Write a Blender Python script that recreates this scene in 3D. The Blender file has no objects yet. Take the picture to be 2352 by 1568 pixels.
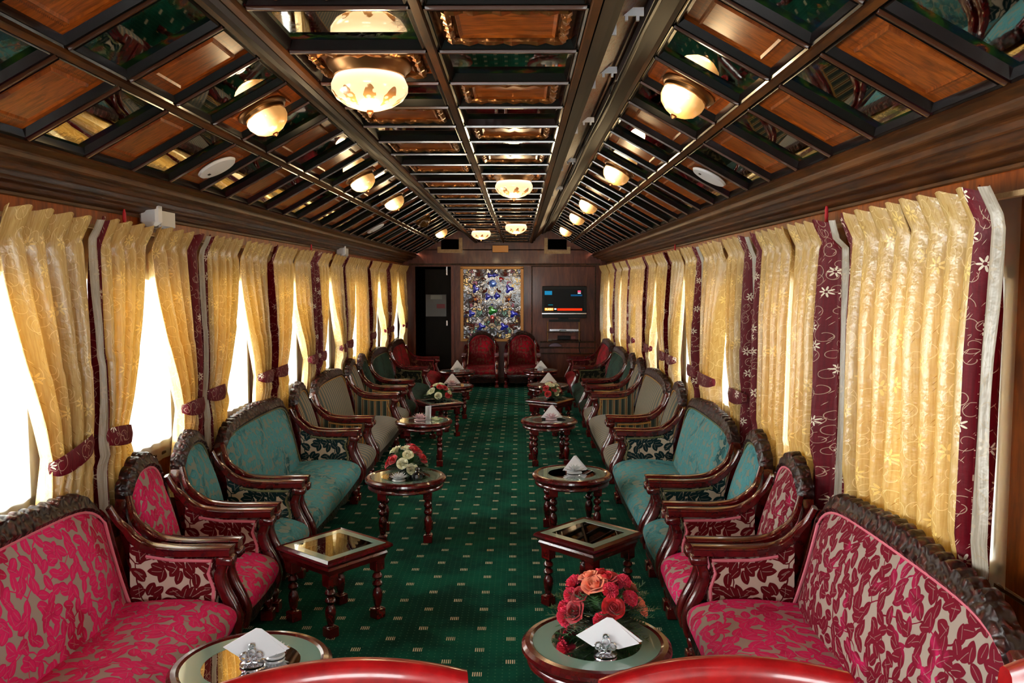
import bpy, math, random
from mathutils import Vector, Matrix, noise
random.seed(7)
sc = bpy.context.scene
COL = sc.collection
PI = math.pi

# ------------------------------------------------------------------ camera
cam_d = bpy.data.cameras.new('camera'); cam = bpy.data.objects.new('camera', cam_d); COL.objects.link(cam)
F_PX = 1880.0
cam_d.sensor_fit = 'HORIZONTAL'; cam_d.sensor_width = 36.0; cam_d.lens = 36.0 * F_PX / 2352.0
cam_d.clip_start = 0.02; cam_d.clip_end = 200
CAM = Vector((.226, 0, 1.57))
YAW = math.atan(16 / F_PX); PITCH = math.atan(133 / F_PX)
cam.location = CAM
cam.rotation_euler = (PI / 2 - PITCH, 0, YAW)
sc.camera = cam

# ------------------------------------------------------------------ daylight, exposure
sc.view_settings.view_transform = 'Standard'; sc.view_settings.look = 'None'
sc.view_settings.gamma = 1.0; sc.view_settings.use_curve_mapping = False
sc.view_settings.exposure = 0.90
sc.cycles.max_bounces = 7; sc.cycles.diffuse_bounces = 3; sc.cycles.glossy_bounces = 4
sc.cycles.transmission_bounces = 4; sc.cycles.transparent_max_bounces = 8
sc.cycles.caustics_reflective = False; sc.cycles.caustics_refractive = False
sc.cycles.sample_clamp_indirect = 6.0
w = bpy.data.worlds.new('daylight'); sc.world = w; w.use_nodes = True
wt = w.node_tree; bg = wt.nodes['Background']
tc = wt.nodes.new('ShaderNodeTexCoord'); sp = wt.nodes.new('ShaderNodeSeparateXYZ')
wt.links.new(tc.outputs['Generated'], sp.inputs[0])
mr = wt.nodes.new('ShaderNodeMapRange')           # bright overcast sky, brighter on the left (sunny) side of the coach
mr.inputs['From Min'].default_value = -1; mr.inputs['From Max'].default_value = 1
mr.inputs['To Min'].default_value = 15.0; mr.inputs['To Max'].default_value = 8.0
wt.links.new(sp.outputs['X'], mr.inputs['Value']); wt.links.new(mr.outputs[0], bg.inputs['Strength'])
bg.inputs['Color'].default_value = (1.0, .99, .985, 1)

# windows of the coach (y from, y to) on each side; the first ones, unseen behind the camera, are added for frontal light
WIN_L = [(-2.3, -1.45), (-1.15, -.3), (.0, .85), (1.0, 1.85), (2.12, 3.02), (3.38, 4.26), (4.55, 5.45), (5.78, 6.66), (6.98, 7.82), (8.16, 9.16), (9.52, 10.5), (10.85, 12.2)]
WIN_R = [(-2.3, -1.45), (-1.15, -.3), (.0, .85), (1.0, 1.85), (2.28, 3.1), (3.48, 4.28), (4.7, 5.6), (5.85, 6.7), (7.0, 7.9), (8.2, 9.1), (9.4, 10.4), (10.8, 12.2)]
WZ0, WZ1 = .74, 1.62
for side, wins in ((-1, WIN_L), (1, WIN_R)):
    for (a, b) in wins:
        ld = bpy.data.lights.new('window_daylight', 'AREA'); ld.shape = 'RECTANGLE'
        ld.size = b - a; ld.size_y = WZ1 - WZ0; ld.cycles.is_portal = True
        lo = bpy.data.objects.new('window_daylight', ld); COL.objects.link(lo)
        lo.location = (side * 1.70, (a + b) / 2, (WZ0 + WZ1) / 2)
        lo.rotation_euler = (PI / 2, 0, PI / 2 if side > 0 else -PI / 2)

ld = bpy.data.lights.new('added_end_window_daylight', 'AREA'); ld.shape = 'RECTANGLE'; ld.size = 2.0; ld.size_y = 1.05; ld.cycles.is_portal = True  # daylight portal of the added, unseen end window
lo = bpy.data.objects.new('added_end_window_daylight', ld); COL.objects.link(lo); lo.location = (0, -2.72, 1.325); lo.rotation_euler = (PI / 2, 0, PI)

# ------------------------------------------------------------------ helpers
def srgb(r, g, b):
    f = lambda c: (c / 255) / 12.92 if c / 255 <= .04045 else ((c / 255 + .055) / 1.055) ** 2.4
    return (f(r), f(g), f(b), 1)

class NT:
    """small helper to write node graphs"""
    def __init__(s, name):
        s.m = bpy.data.materials.new(name); s.m.use_nodes = True
        s.t = s.m.node_tree; s.t.nodes.clear()
        s.out = s.t.nodes.new('ShaderNodeOutputMaterial')
    def _set(s, sock, v):
        if isinstance(v, bpy.types.NodeSocket): s.t.links.new(v, sock)
        elif v is not None:
            try: sock.default_value = v
            except Exception:
                if isinstance(v, (int, float)): sock.default_value = (v, v, v)
                else: sock.default_value = v[:3]
    def n(s, typ, props=None, **ins):
        nd = s.t.nodes.new('ShaderNode' + typ)
        for k, v in (props or {}).items(): setattr(nd, k, v)
        for k, v in ins.items():
            key = int(k[1:]) if k[0] == '_' and k[1:].isdigit() else k.replace('_', ' ')
            s._set(nd.inputs[key], v)
        return nd
    def math(s, op, a, b=None, c=None, clamp=False):
        nd = s.t.nodes.new('ShaderNodeMath'); nd.operation = op; nd.use_clamp = clamp
        for i, v in enumerate((a, b, c)):
            if v is not None: s._set(nd.inputs[i], v)
        return nd.outputs[0]
    def vm(s, op, a, b=None):
        nd = s.t.nodes.new('ShaderNodeVectorMath'); nd.operation = op
        s._set(nd.inputs[0], a)
        if b is not None: s._set(nd.inputs['Scale'] if op == 'SCALE' else nd.inputs[1], b)
        return nd.outputs['Value'] if op in ('LENGTH', 'DISTANCE', 'DOT_PRODUCT') else nd.outputs['Vector']
    def mix(s, fac, a, b):
        nd = s.t.nodes.new('ShaderNodeMix'); nd.data_type = 'RGBA'
        s._set(nd.inputs['Factor'], fac); s._set(nd.inputs['A'], a) if False else None
        s._set(nd.inputs[6], a); s._set(nd.inputs[7], b)
        return nd.outputs[2]
    def step(s, v, lo, hi):
        nd = s.n('MapRange', {'interpolation_type': 'SMOOTHSTEP'}, Value=v)
        nd.inputs['From Min'].default_value = lo; nd.inputs['From Max'].default_value = hi
        return nd.outputs[0]
    def xyz(s, v):
        nd = s.n('SeparateXYZ', None, _0=v); return nd.outputs[0], nd.outputs[1], nd.outputs[2]
    def comb(s, x=0., y=0., z=0.):
        return s.n('CombineXYZ', None, _0=x, _1=y, _2=z).outputs[0]
    def coord(s, kind='Object'): return s.n('TexCoord').outputs[kind]
    def noise(s, vec, scale, detail=2., rough=.5, dist=0.):
        return s.n('TexNoise', None, Vector=vec, Scale=scale, Detail=detail, Roughness=rough, Distortion=dist)
    def bsdf(s, **k):
        nd = s.t.nodes.new('ShaderNodeBsdfPrincipled')
        for a, v in k.items(): s._set(nd.inputs[a.replace('_', ' ')], v)
        return nd
    def bump(s, h, strength=.3, dist=.01):
        return s.n('Bump', None, Height=h, Strength=strength, Distance=dist).outputs[0]
    def done(s, sh):
        s.t.links.new(sh.outputs[0] if hasattr(sh, 'outputs') else sh, s.out.inputs[0]); return s.m

def plain(name, col, rough=.5, metal=0., **k):
    t = NT(name); return t.done(t.bsdf(Base_Color=col, Roughness=rough, Metallic=metal, **k))

def wood(name, a, b, rough=.3, coat=.4, scale=(1, 6, 6), s=4., bump=.05, spec=.5):
    t = NT(name); v = t.vm('MULTIPLY', t.coord(), scale)
    n1 = t.noise(v, s, 5, .6, 1.2); n2 = t.noise(v, s * 6, 3, .6)
    f = t.math('ADD', t.math('MULTIPLY', n1.outputs[0], .7), t.math('MULTIPLY', n2.outputs[0], .3))
    c = t.mix(t.step(f, .35, .68), a, b)
    return t.done(t.bsdf(Base_Color=c, Roughness=rough, Specular_IOR_Level=spec, Coat_Weight=coat, Coat_Roughness=.08, Normal=t.bump(f, bump, .004)))

M = {}
M['mahogany'] = wood('polished mahogany', srgb(62, 4, 8), srgb(96, 12, 12), .22, .7, (3, 1.2, 3), 2.2, 0.)
M['carved'] = None
def carved():
    t = NT('carved dark walnut'); v = t.coord()
    vo = t.n('TexVoronoi', {'feature': 'SMOOTH_F1'}, Vector=t.vm('ADD', v, t.vm('SCALE', t.noise(v, 20, 2).outputs['Color'], .03)), Scale=42.0)
    h = t.math('SINE', t.math('MULTIPLY', vo.outputs['Distance'], 9.))
    c = t.mix(t.step(h, -.6, 1), srgb(26, 4, 4), srgb(70, 18, 14))
    return t.done(t.bsdf(Base_Color=c, Roughness=.32, Specular_IOR_Level=.4, Coat_Weight=.12, Coat_Roughness=.12, Normal=t.bump(h, .55, .004)))
M['carved'] = carved()
M['wall'] = wood('amber wall veneer', srgb(100, 38, 4), srgb(156, 74, 12), .4, .0, (4, 4, .6), 3, .04, .15)
M['backwall'] = wood('brown end wall veneer', srgb(86, 34, 18), srgb(122, 58, 32), .3, .08, (4, 4, .6), 3, .04, .3)
M['cornice'] = wood('cornice moulding', srgb(46, 21, 4), srgb(88, 47, 11), .5, .0, (5, .8, 5), 3, .05, .25)
M['rib'] = wood('ceiling rib', srgb(40, 19, 6), srgb(82, 44, 12), .48, .0, (5, .8, 5), 3, .05, .16)
M['cove'] = wood('dark cove moulding', srgb(12, 4, 2), srgb(32, 13, 5), .55, .0, (5, .8, 5), 3, .05, .12)
M['bar'] = plain('near black gloss beading', srgb(11, 4, 4), .2, 0, Specular_IOR_Level=.4, Coat_Weight=.15, Coat_Roughness=.05)
M['gilt'] = None
def gilt():
    t = NT('gilt carving'); v = t.coord()
    h = t.n('TexVoronoi', {'feature': 'SMOOTH_F1'}, Vector=v, Scale=60.).outputs['Distance']
    return t.done(t.bsdf(Base_Color=srgb(150, 96, 50), Metallic=.85, Roughness=.28, Normal=t.bump(h, .9, .006)))
M['gilt'] = gilt()
M['brass'] = plain('antique brass', srgb(128, 88, 50), .32, .9)
M['finial'] = plain('dark bronze', srgb(90, 60, 40), .3, .9)
M['silver'] = plain('silver', srgb(215, 215, 220), .18, 1.)
M['white_plastic'] = plain('white plastic', srgb(215, 218, 225), .35)
M['grey_plastic'] = plain('grey plastic', srgb(160, 165, 178), .3)
M['black'] = plain('black plastic', srgb(8, 7, 8), .4, 0, Specular_IOR_Level=.25)
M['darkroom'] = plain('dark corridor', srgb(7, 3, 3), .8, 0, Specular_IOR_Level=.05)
M['red_thread'] = plain('red thread', srgb(190, 20, 40), .6)
M['paper'] = plain('white paper', srgb(250, 250, 255), .6)
M['pale_wood'] = wood('pale unvarnished wood', srgb(176, 138, 92), srgb(205, 170, 124), .5, 0, (3, 3, 3), 5)
M['gold_bead'] = plain('gold painted beading', srgb(176, 120, 54), .35, .3)
M['bowl'] = plain('black bowl', srgb(16, 18, 26), .15, 0, Coat_Weight=1.)
M['blind'] = plain('white blind', srgb(232, 228, 235), .6)
M['frame_white'] = plain('pale window frame', srgb(225, 222, 214), .4)
M['greytop'] = plain('frosted glass', srgb(120, 150, 138), .18, 0, Coat_Weight=1., Coat_Roughness=.03)

def thin_glass(name, tint=(.85, .95, .9, 1), gloss=.12):
    t = NT(name)
    fr = t.n('Fresnel', None, IOR=1.5).outputs[0]
    mx = t.n('MixShader', None, _0=t.math('ADD', fr, gloss, clamp=True), _1=t.n('BsdfTransparent', None, Color=tint).outputs[0],
             _2=t.n('BsdfGlossy', None, Color=(1, 1, 1, 1), Roughness=.01).outputs[0])
    return t.done(mx)
M['table_glass'] = thin_glass('table glass', (.6, .68, .64, 1), .10)
M['pane'] = thin_glass('window glass', (.97, 1, .99, 1), .0)
M['crystal'] = None
def crystal(name, tint):
    t = NT(name)
    g = t.n('BsdfGlossy', None, Color=(1, 1, 1, 1), Roughness=.05).outputs[0]
    tr = t.n('BsdfTransparent', None, Color=tint).outputs[0]; d = t.n('BsdfDiffuse', None, Color=tint).outputs[0]
    a = t.n('MixShader', None, _0=.82, _1=tr, _2=d).outputs[0]
    return t.done(t.n('MixShader', None, _0=.3, _1=a, _2=g))
M['crystal'] = crystal('clear crystal', (.93, .95, .97, 1)); M['pink_crystal'] = crystal('pink crystal', (.92, .62, .66, 1))

def carpet():
    t = NT('green carpet'); x, y, z = t.xyz(t.coord())
    def motif(ox, oy):
        u = t.math('SUBTRACT', t.math('FRACT', t.math('ADD', t.math('DIVIDE', t.math('SUBTRACT', x, .056), .267), ox)), .5)
        v = t.math('SUBTRACT', t.math('FRACT', t.math('ADD', t.math('DIVIDE', t.math('SUBTRACT', y, 3.855), .22), oy)), .5)
        inx = t.math('LESS_THAN', t.math('ABSOLUTE', u), .077)
        iny = t.math('LESS_THAN', t.math('ABSOLUTE', v), .08)
        bars = t.math('GREATER_THAN', t.math('SINE', t.math('MULTIPLY', u, 2 * PI * 30)), .0)
        return t.math('MULTIPLY', t.math('MULTIPLY', inx, iny), bars)
    m = t.math('MAXIMUM', motif(.5, .5), motif(.0, .0))
    du = t.math('SUBTRACT', t.math('FRACT', t.math('DIVIDE', x, .029)), .5)
    dv = t.math('SUBTRACT', t.math('FRACT', t.math('DIVIDE', y, .029)), .5)
    r = t.math('SQRT', t.math('ADD', t.math('MULTIPLY', du, du), t.math('MULTIPLY', dv, dv)))
    dot = t.math('LESS_THAN', r, .11)
    big = t.noise(t.coord(), 2.2, 4, .65).outputs[0]
    base = t.mix(t.step(big, .35, .7), srgb(4, 50, 40), srgb(12, 88, 68))
    c = t.mix(t.math('MULTIPLY', dot, .22), base, srgb(120, 170, 130))
    c = t.mix(m, c, srgb(226, 204, 170))
    h = t.noise(t.coord(), 900, 1).outputs[0]
    return t.done(t.bsdf(Base_Color=c, Roughness=.95, Specular_IOR_Level=.1, Normal=t.bump(h, .3, .002)))
M['carpet'] = carpet()

def leaf_fabric(name, ground, dark, bright, nap=.5, dens=1., sheen=.5):
    """cut velvet: vine leaves on a plain ground; the pile shows dark or bright where it has been brushed"""
    t = NT(name); v0 = t.coord('UV')
    warp = t.vm('SCALE', t.vm('SUBTRACT', t.noise(v0, 9, 2).outputs['Color'], (.5, .5, .5)), .02)
    v = t.vm('ADD', v0, warp)
    masks = []; rib = None
    for k, off in enumerate(((0, 0, 0), (.53, .31, 0), (.27, .77, 0))):
        sc_ = 14.5 * dens
        p = t.vm('MULTIPLY', t.vm('ADD', v, off), (1, 1, 0))
        vo = t.n('TexVoronoi', {'voronoi_dimensions': '2D', 'feature': 'F1'}, Vector=p, Scale=sc_, Randomness=.6)
        d = t.vm('SCALE', t.vm('SUBTRACT', p, vo.outputs['Position']), sc_)
        ang = t.math('MULTIPLY', t.xyz(vo.outputs['Color'])[0], 2 * PI)
        ca, sa = t.math('COSINE', ang), t.math('SINE', ang)
        dx, dy, _ = t.xyz(d)
        u = t.math('ADD', t.math('MULTIPLY', dx, ca), t.math('MULTIPLY', dy, sa))
        w_ = t.math('SUBTRACT', t.math('MULTIPLY', dy, ca), t.math('MULTIPLY', dx, sa))
        # pointed oval leaf, narrower towards its tip
        e = t.math('ADD', t.math('MULTIPLY', t.math('MULTIPLY', u, u), 4.4), t.math('MULTIPLY', t.math('POWER', t.math('ABSOLUTE', w_), 1.3), t.math('ADD', t.math('MULTIPLY', u, 1.6), 5.)))
        mk = t.math('SUBTRACT', 1., t.step(e, .82, .92))
        if k == 2: mk = t.math('MULTIPLY', mk, t.math('GREATER_THAN', t.xyz(vo.outputs['Color'])[1], .12))
        masks.append(mk)
        rb = t.math('MULTIPLY', t.math('LESS_THAN', t.math('ABSOLUTE', t.math('ADD', w_, t.math('MULTIPLY', t.math('MULTIPLY', u, u), .12))), .016), t.math('LESS_THAN', t.math('ABSOLUTE', t.math('ADD', u, .08)), .27))
        rb = t.math('MULTIPLY', rb, mk)
        edge_ = t.math('MULTIPLY', t.math('GREATER_THAN', e, .70), t.math('LESS_THAN', e, .9))
        rib = rb if rib is None else t.math('MAXIMUM', rib, rb)
        if k == 0: outl = edge_
        else: outl = t.math('MULTIPLY', edge_, mk) if k == 1 else outl
    ve = t.n('TexVoronoi', {'voronoi_dimensions': '2D', 'feature': 'DISTANCE_TO_EDGE'}, Vector=t.vm('ADD', v, t.vm('SCALE', t.noise(v0, 14, 1).outputs['Color'], .05)), Scale=5.5 * dens)
    stem = t.math('LESS_THAN', ve.outputs['Distance'], .016)
    leaf = t.math('MAXIMUM', t.math('MAXIMUM', t.math('MAXIMUM', masks[0], masks[1]), masks[2]), stem)
    brushed = t.step(t.noise(v0, 3.1, 4, .6, 1.).outputs[0], .62 - nap * .3, .78 - nap * .3)
    small = t.noise(v0, 34, 2).outputs[0]
    lc = t.mix(brushed, t.mix(small, dark, tuple(c * 1.5 for c in dark[:3]) + (1,)), t.mix(small, bright, tuple(c * .72 for c in bright[:3]) + (1,)))
    lc = t.mix(t.math('MULTIPLY', outl, .35), lc, dark)
    lc = t.mix(t.math('MULTIPLY', rib, .5), lc, ground)
    c = t.mix(leaf, ground, lc)
    return t.done(t.bsdf(Base_Color=c, Roughness=.75, Specular_IOR_Level=.2, Sheen_Weight=sheen, Sheen_Roughness=.35, Sheen_Tint=bright, Normal=t.bump(leaf, .5, .004)))
GR = srgb(158, 142, 130)
M['pink'] = leaf_fabric('pink leaf velvet', GR, srgb(150, 8, 48), srgb(232, 38, 108), .95)
M['pink_dark'] = leaf_fabric('pink leaf velvet less brushed', GR, srgb(96, 0, 24), srgb(222, 34, 104), .25)
M['pink_seat'] = leaf_fabric('pink leaf velvet with sheen in colour', GR, srgb(160, 10, 54), srgb(238, 40, 110), 1.1)  # brighter seat copy, window sheen put into the colour
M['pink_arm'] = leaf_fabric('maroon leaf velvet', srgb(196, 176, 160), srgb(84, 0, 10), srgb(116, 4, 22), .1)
TG = srgb(176, 150, 130)
M['teal'] = leaf_fabric('teal leaf velvet', srgb(128, 136, 124), srgb(10, 62, 66), srgb(84, 156, 164), 1.0, 1.1)
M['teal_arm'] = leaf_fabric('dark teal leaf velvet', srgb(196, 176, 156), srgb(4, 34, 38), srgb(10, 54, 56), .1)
M['green'] = leaf_fabric('dark green leaf velvet', srgb(46, 60, 48), srgb(6, 24, 20), srgb(36, 70, 58), .7, 1.1, .3)
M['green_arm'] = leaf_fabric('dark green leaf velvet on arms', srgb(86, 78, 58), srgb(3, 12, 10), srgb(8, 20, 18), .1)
M['red'] = leaf_fabric('crimson scroll velvet', srgb(104, 56, 44), srgb(84, 0, 12), srgb(176, 4, 38), .6, 1.1, .3)
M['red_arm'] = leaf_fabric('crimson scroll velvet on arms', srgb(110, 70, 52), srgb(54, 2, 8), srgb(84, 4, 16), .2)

def stripes(name, n=26., fade=.0):
    t = NT(name); u, v, _ = t.xyz(t.coord('UV'))
    f = t.math('FRACT', t.math('MULTIPLY', u, n))
    cr = t.n('ValToRGB', None, _0=f); e = cr.color_ramp; e.interpolation = 'CONSTANT'
    cols = [(0, srgb(28, 50, 46)), (.34, srgb(196, 172, 122)), (.42, srgb(104, 56, 22)), (.60, srgb(196, 172, 122)), (.68, srgb(28, 50, 46)), (.8, srgb(150, 132, 92)), (.84, srgb(28, 50, 46))]
    e.elements[0].position = 0; e.elements[0].color = cols[0][1]; e.elements[1].position = cols[1][0]; e.elements[1].color = cols[1][1]
    for p_, c_ in cols[2:]:
        q = e.elements.new(p_); q.color = c_
    c = t.mix(fade, cr.outputs[0], srgb(70, 74, 56))
    nz = t.noise(t.coord('UV'), 300, 1).outputs[0]
    return t.done(t.bsdf(Base_Color=c, Roughness=.7, Sheen_Weight=.3, Normal=t.bump(nz, .2, .002)))
M['stripe'] = stripes('fine stripe weave', 15., .12); M['stripe_arm'] = stripes('bold stripe weave', 17., 0.)
M['gimp_pink'] = plain('pink braid', srgb(214, 112, 128), .7)
M['gimp_teal'] = plain('olive braid', srgb(104, 104, 68), .7)
M['gimp_gold'] = plain('gold braid', srgb(176, 128, 60), .6)
M['gimp_red'] = plain('crimson braid', srgb(150, 30, 44), .7)

def embroidery(t, uv, scale, spot, lines, base, bright, thick=.013):
    """vine tendrils, sprigs and star flowers"""
    def curls(sc2, off):
        q = t.vm('MULTIPLY', t.vm('ADD', uv, off), (1, 1, 0))
        vc = t.n('TexVoronoi', {'voronoi_dimensions': '2D', 'feature': 'F1'}, Vector=q, Scale=sc2, Randomness=.8)
        cx_, cy_, _ = t.xyz(t.vm('SCALE', t.vm('SUBTRACT', q, vc.outputs['Position']), sc2)); rn = t.xyz(vc.outputs['Color'])
        rr = t.math('SQRT', t.math('ADD', t.math('MULTIPLY', cx_, cx_), t.math('MULTIPLY', cy_, cy_)))
        an = t.math('FRACT', t.math('ADD', t.math('DIVIDE', t.math('ARCTAN2', cy_, cx_), 2 * PI), rn[0]))
        sp_ = t.math('ADD', .12, t.math('MULTIPLY', an, .30))       # a spiral tendril
        return t.math('MULTIPLY', t.math('LESS_THAN', t.math('ABSOLUTE', t.math('SUBTRACT', rr, sp_)), thick), t.math('GREATER_THAN', rn[1], .3))
    line = t.math('MAXIMUM', curls(scale * 1.1, (0, 0, 0)), curls(scale * 1.35, (.37, .61, 0)))
    vo = t.n('TexVoronoi', {'voronoi_dimensions': '2D', 'feature': 'F1'}, Vector=uv, Scale=scale * .85)
    d = t.vm('SUBTRACT', t.vm('MULTIPLY', uv, (1, 1, 0)), vo.outputs['Position'])
    dx, dy, _ = t.xyz(t.vm('SCALE', d, scale * .85))
    r = t.math('SQRT', t.math('ADD', t.math('MULTIPLY', dx, dx), t.math('MULTIPLY', dy, dy)))
    a = t.math('ARCTAN2', dy, dx)
    pet = t.math('ADD', .13, t.math('MULTIPLY', t.math('COSINE', t.math('MULTIPLY', a, 7.)), .09))
    star = t.math('MULTIPLY', t.math('LESS_THAN', r, pet), t.math('GREATER_THAN', r, .05))
    vl = t.n('TexVoronoi', {'voronoi_dimensions': '2D', 'feature': 'F1'}, Vector=uv, Scale=scale * 3.2)
    d2 = t.vm('SCALE', t.vm('SUBTRACT', t.vm('MULTIPLY', uv, (1, 1, 0)), vl.outputs['Position']), scale * 3.2)
    ex, ey, _ = t.xyz(d2); rnd = t.xyz(vl.outputs['Color'])[0]
    lf = t.math('MULTIPLY', t.math('LESS_THAN', t.math('ADD', t.math('MULTIPLY', t.math('ABSOLUTE', t.math('ADD', ex, t.math('MULTIPLY', ey, .7))), 9.), t.math('ABSOLUTE', ey)), .34), t.math('GREATER_THAN', rnd, .45))
    c = t.mix(t.math('MULTIPLY', line, .75), base, lines)
    c = t.mix(lf, c, t.mix(t.math('GREATER_THAN', rnd, .72), lines, bright))
    keep = t.math('GREATER_THAN', t.xyz(vo.outputs['Color'])[1], .35)
    c = t.mix(t.math('MULTIPLY', star, keep), c, spot)
    return c

def curtain_mat(name, base, dark, lines, bright, spot, trans, scale, rough, tr_w, sheen=.2, spec=.7):
    t = NT(name); uv = t.coord('UV')
    slub = t.noise(t.vm('MULTIPLY', uv, (60, 4, 1)), 3, 2).outputs[0]
    b = t.mix(t.step(slub, .3, .7), base, dark)
    c = embroidery(t, uv, scale, spot, lines, b, bright)
    p = t.bsdf(Base_Color=c, Roughness=rough, Sheen_Weight=sheen, Sheen_Tint=base, Specular_IOR_Level=spec, Normal=t.bump(t.noise(uv, 20, 3, .6).outputs[0], .35, .012))
    tl = t.n('BsdfTranslucent', None, Color=trans)
    return t.done(t.n('MixShader', None, _0=tr_w, _1=p.outputs[0], _2=tl.outputs[0]))
M['gold'] = curtain_mat('gold embroidered satin', srgb(204, 172, 110), srgb(182, 146, 84), srgb(240, 214, 156), srgb(140, 98, 40), srgb(236, 204, 124), srgb(255, 190, 78), 9., .27, .08)
M['maroon'] = curtain_mat('maroon embroidered satin', srgb(104, 2, 22), srgb(84, 0, 16), srgb(206, 176, 150), srgb(214, 190, 164), srgb(236, 224, 200), srgb(200, 6, 24), 11., .5, .03, 0., .25)
M['lining'] = curtain_mat('silver grey lining', srgb(184, 174, 158), srgb(150, 140, 122), srgb(170, 150, 116), srgb(160, 146, 120), srgb(184, 170, 146), srgb(230, 215, 190), 7., .35, .12)
def voile():
    t = NT('white sheer voile')
    tr = t.n('BsdfTransparent', None, Color=(1, 1, 1, 1)).outputs[0]; tl = t.n('BsdfTranslucent', None, Color=(1, .97, .9, 1)).outputs[0]
    df = t.n('BsdfDiffuse', None, Color=(.9, .86, .78, 1)).outputs[0]
    a = t.n('MixShader', None, _0=.35, _1=tl, _2=df).outputs[0]
    return t.done(t.n('MixShader', None, _0=.62, _1=tr, _2=a))
M['voile'] = voile()

def mirror():
    """bronze mirror with painted vines and flowers along its border"""
    t = NT('painted mirror'); uv = t.coord('UV'); u, v, _ = t.xyz(uv); oi = t.n('ObjectInfo').outputs['Random']
    ed = t.math('MINIMUM', t.math('MINIMUM', u, t.math('SUBTRACT', .40, u)), t.math('MINIMUM', v, t.math('SUBTRACT', .31, v)))
    p = t.vm('ADD', uv, t.comb(t.math('MULTIPLY', oi, 17.), t.math('MULTIPLY', oi, 5.), 0.))
    nz = t.noise(p, 22, 3, .6, 2.)
    band = t.step(t.math('ADD', ed, t.math('MULTIPLY', t.math('SUBTRACT', nz.outputs[0], .5), .14)), .055, .03)
    swirl = t.math('ABSOLUTE', t.math('SINE', t.math('MULTIPLY', nz.outputs[0], 60.)))
    paint = t.math('MULTIPLY', band, t.step(swirl, .7, .9), )
    hue = t.noise(p, 11, 1).outputs[0]
    cr = t.n('ValToRGB', None, _0=hue); e = cr.color_ramp
    e.elements[0].position = .35; e.elements[0].color = srgb(8, 34, 52); e.elements[1].position = .48; e.elements[1].color = srgb(12, 40, 16)
    q = e.elements.new(.58); q.color = srgb(42, 80, 20); q = e.elements.new(.66); q.color = srgb(120, 52, 16); q = e.elements.new(.72); q.color = srgb(10, 40, 60)
    m = t.bsdf(Base_Color=(.62, .60, .54, 1), Metallic=1., Roughness=.02)
    pb = t.bsdf(Base_Color=cr.outputs[0], Roughness=.2, Coat_Weight=.6)
    dk = t.bsdf(Base_Color=srgb(16, 22, 24), Roughness=.08, Metallic=.4)
    a = t.n('MixShader', None, _0=t.math('MULTIPLY', band, .6), _1=m.outputs[0], _2=dk.outputs[0])
    return t.done(t.n('MixShader', None, _0=paint, _1=a.outputs[0], _2=pb.outputs[0]))
M['mirror'] = mirror()
def panel_wood(name, inlay):
    t = NT(name); uv = t.coord('UV'); u, v, _ = t.xyz(uv); oi = t.n('ObjectInfo').outputs['Random']
    g = t.noise(t.vm('ADD', t.vm('MULTIPLY', uv, (2, 12, 1)), t.comb(t.math('MULTIPLY', oi, 9.), 0., 0.)), 5, 5, .65, 1.).outputs[0]
    c = t.mix(t.step(g, .3, .72), srgb(84, 34, 4), srgb(150, 74, 18))
    if inlay:
        ed = t.math('MINIMUM', t.math('MINIMUM', u, t.math('SUBTRACT', .40, u)), t.math('MINIMUM', v, t.math('SUBTRACT', .31, v)))
        ch = t.math('GREATER_THAN', t.math('SINE', t.math('MULTIPLY', t.math('ADD', u, v), 700.)), 0.)
        ln = t.math('MULTIPLY', t.math('LESS_THAN', t.math('ABSOLUTE', t.math('SUBTRACT', ed, .035)), .004), ch)
        c = t.mix(ln, c, srgb(70, 22, 8))
    return t.done(t.bsdf(Base_Color=c, Roughness=.34, Specular_IOR_Level=.4, Coat_Weight=.08, Coat_Roughness=.15))
M['panel'] = panel_wood('inlaid ceiling veneer', True)

def emitter(name, col, edge, s_hot, s_edge, bulb, reach, paint=False):
    """glass bowl lit by the bulb inside: brightest next to the bulb"""
    t = NT(name); o = t.coord()
    d = t.vm('DISTANCE', o, bulb); hot = t.math('SUBTRACT', 1., t.step(d, reach * .35, reach))
    st = t.math('ADD', s_edge, t.math('MULTIPLY', hot, s_hot - s_edge)); c = t.mix(hot, edge, col)
    if paint:
        u, v, _ = t.xyz(t.coord('UV'))
        a = t.math('COSINE', t.math('MULTIPLY', u, 2 * PI * 9))
        fl = t.math('LESS_THAN', t.math('ABSOLUTE', t.math('SUBTRACT', v, .62)), t.math('MULTIPLY', t.math('ADD', a, .4), .13))
        vo = t.n('TexVoronoi', None, Vector=o, Scale=70.).outputs['Distance']
        fl = t.math('MULTIPLY', fl, t.step(vo, .35, .6)); c = t.mix(fl, c, srgb(140, 66, 34)); st = t.math('MULTIPLY', st, t.math('SUBTRACT', 1., t.math('MULTIPLY', fl, .62)))
    em = t.n('Emission', None, Color=c, Strength=st)
    b = t.bsdf(Base_Color=srgb(190, 140, 80), Roughness=.2, Coat_Weight=.3)
    return t.done(t.n('AddShader', None, _0=em.outputs[0], _1=b.outputs[0]))
M['bowl_white'] = emitter('lit painted opal glass', (1., .86, .60, 1), (1., .66, .36, 1), 3.4, .62, (0, 0, -.02), .135, True)
M['bowl_amber'] = emitter('lit amber alabaster', (1., .74, .36, 1), (.80, .38, .11, 1), 1.9, .30, (-.045, -.06, -.05), .105)
M['bowl_off'] = plain('unlit amber glass', srgb(90, 62, 30), .2)

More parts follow.
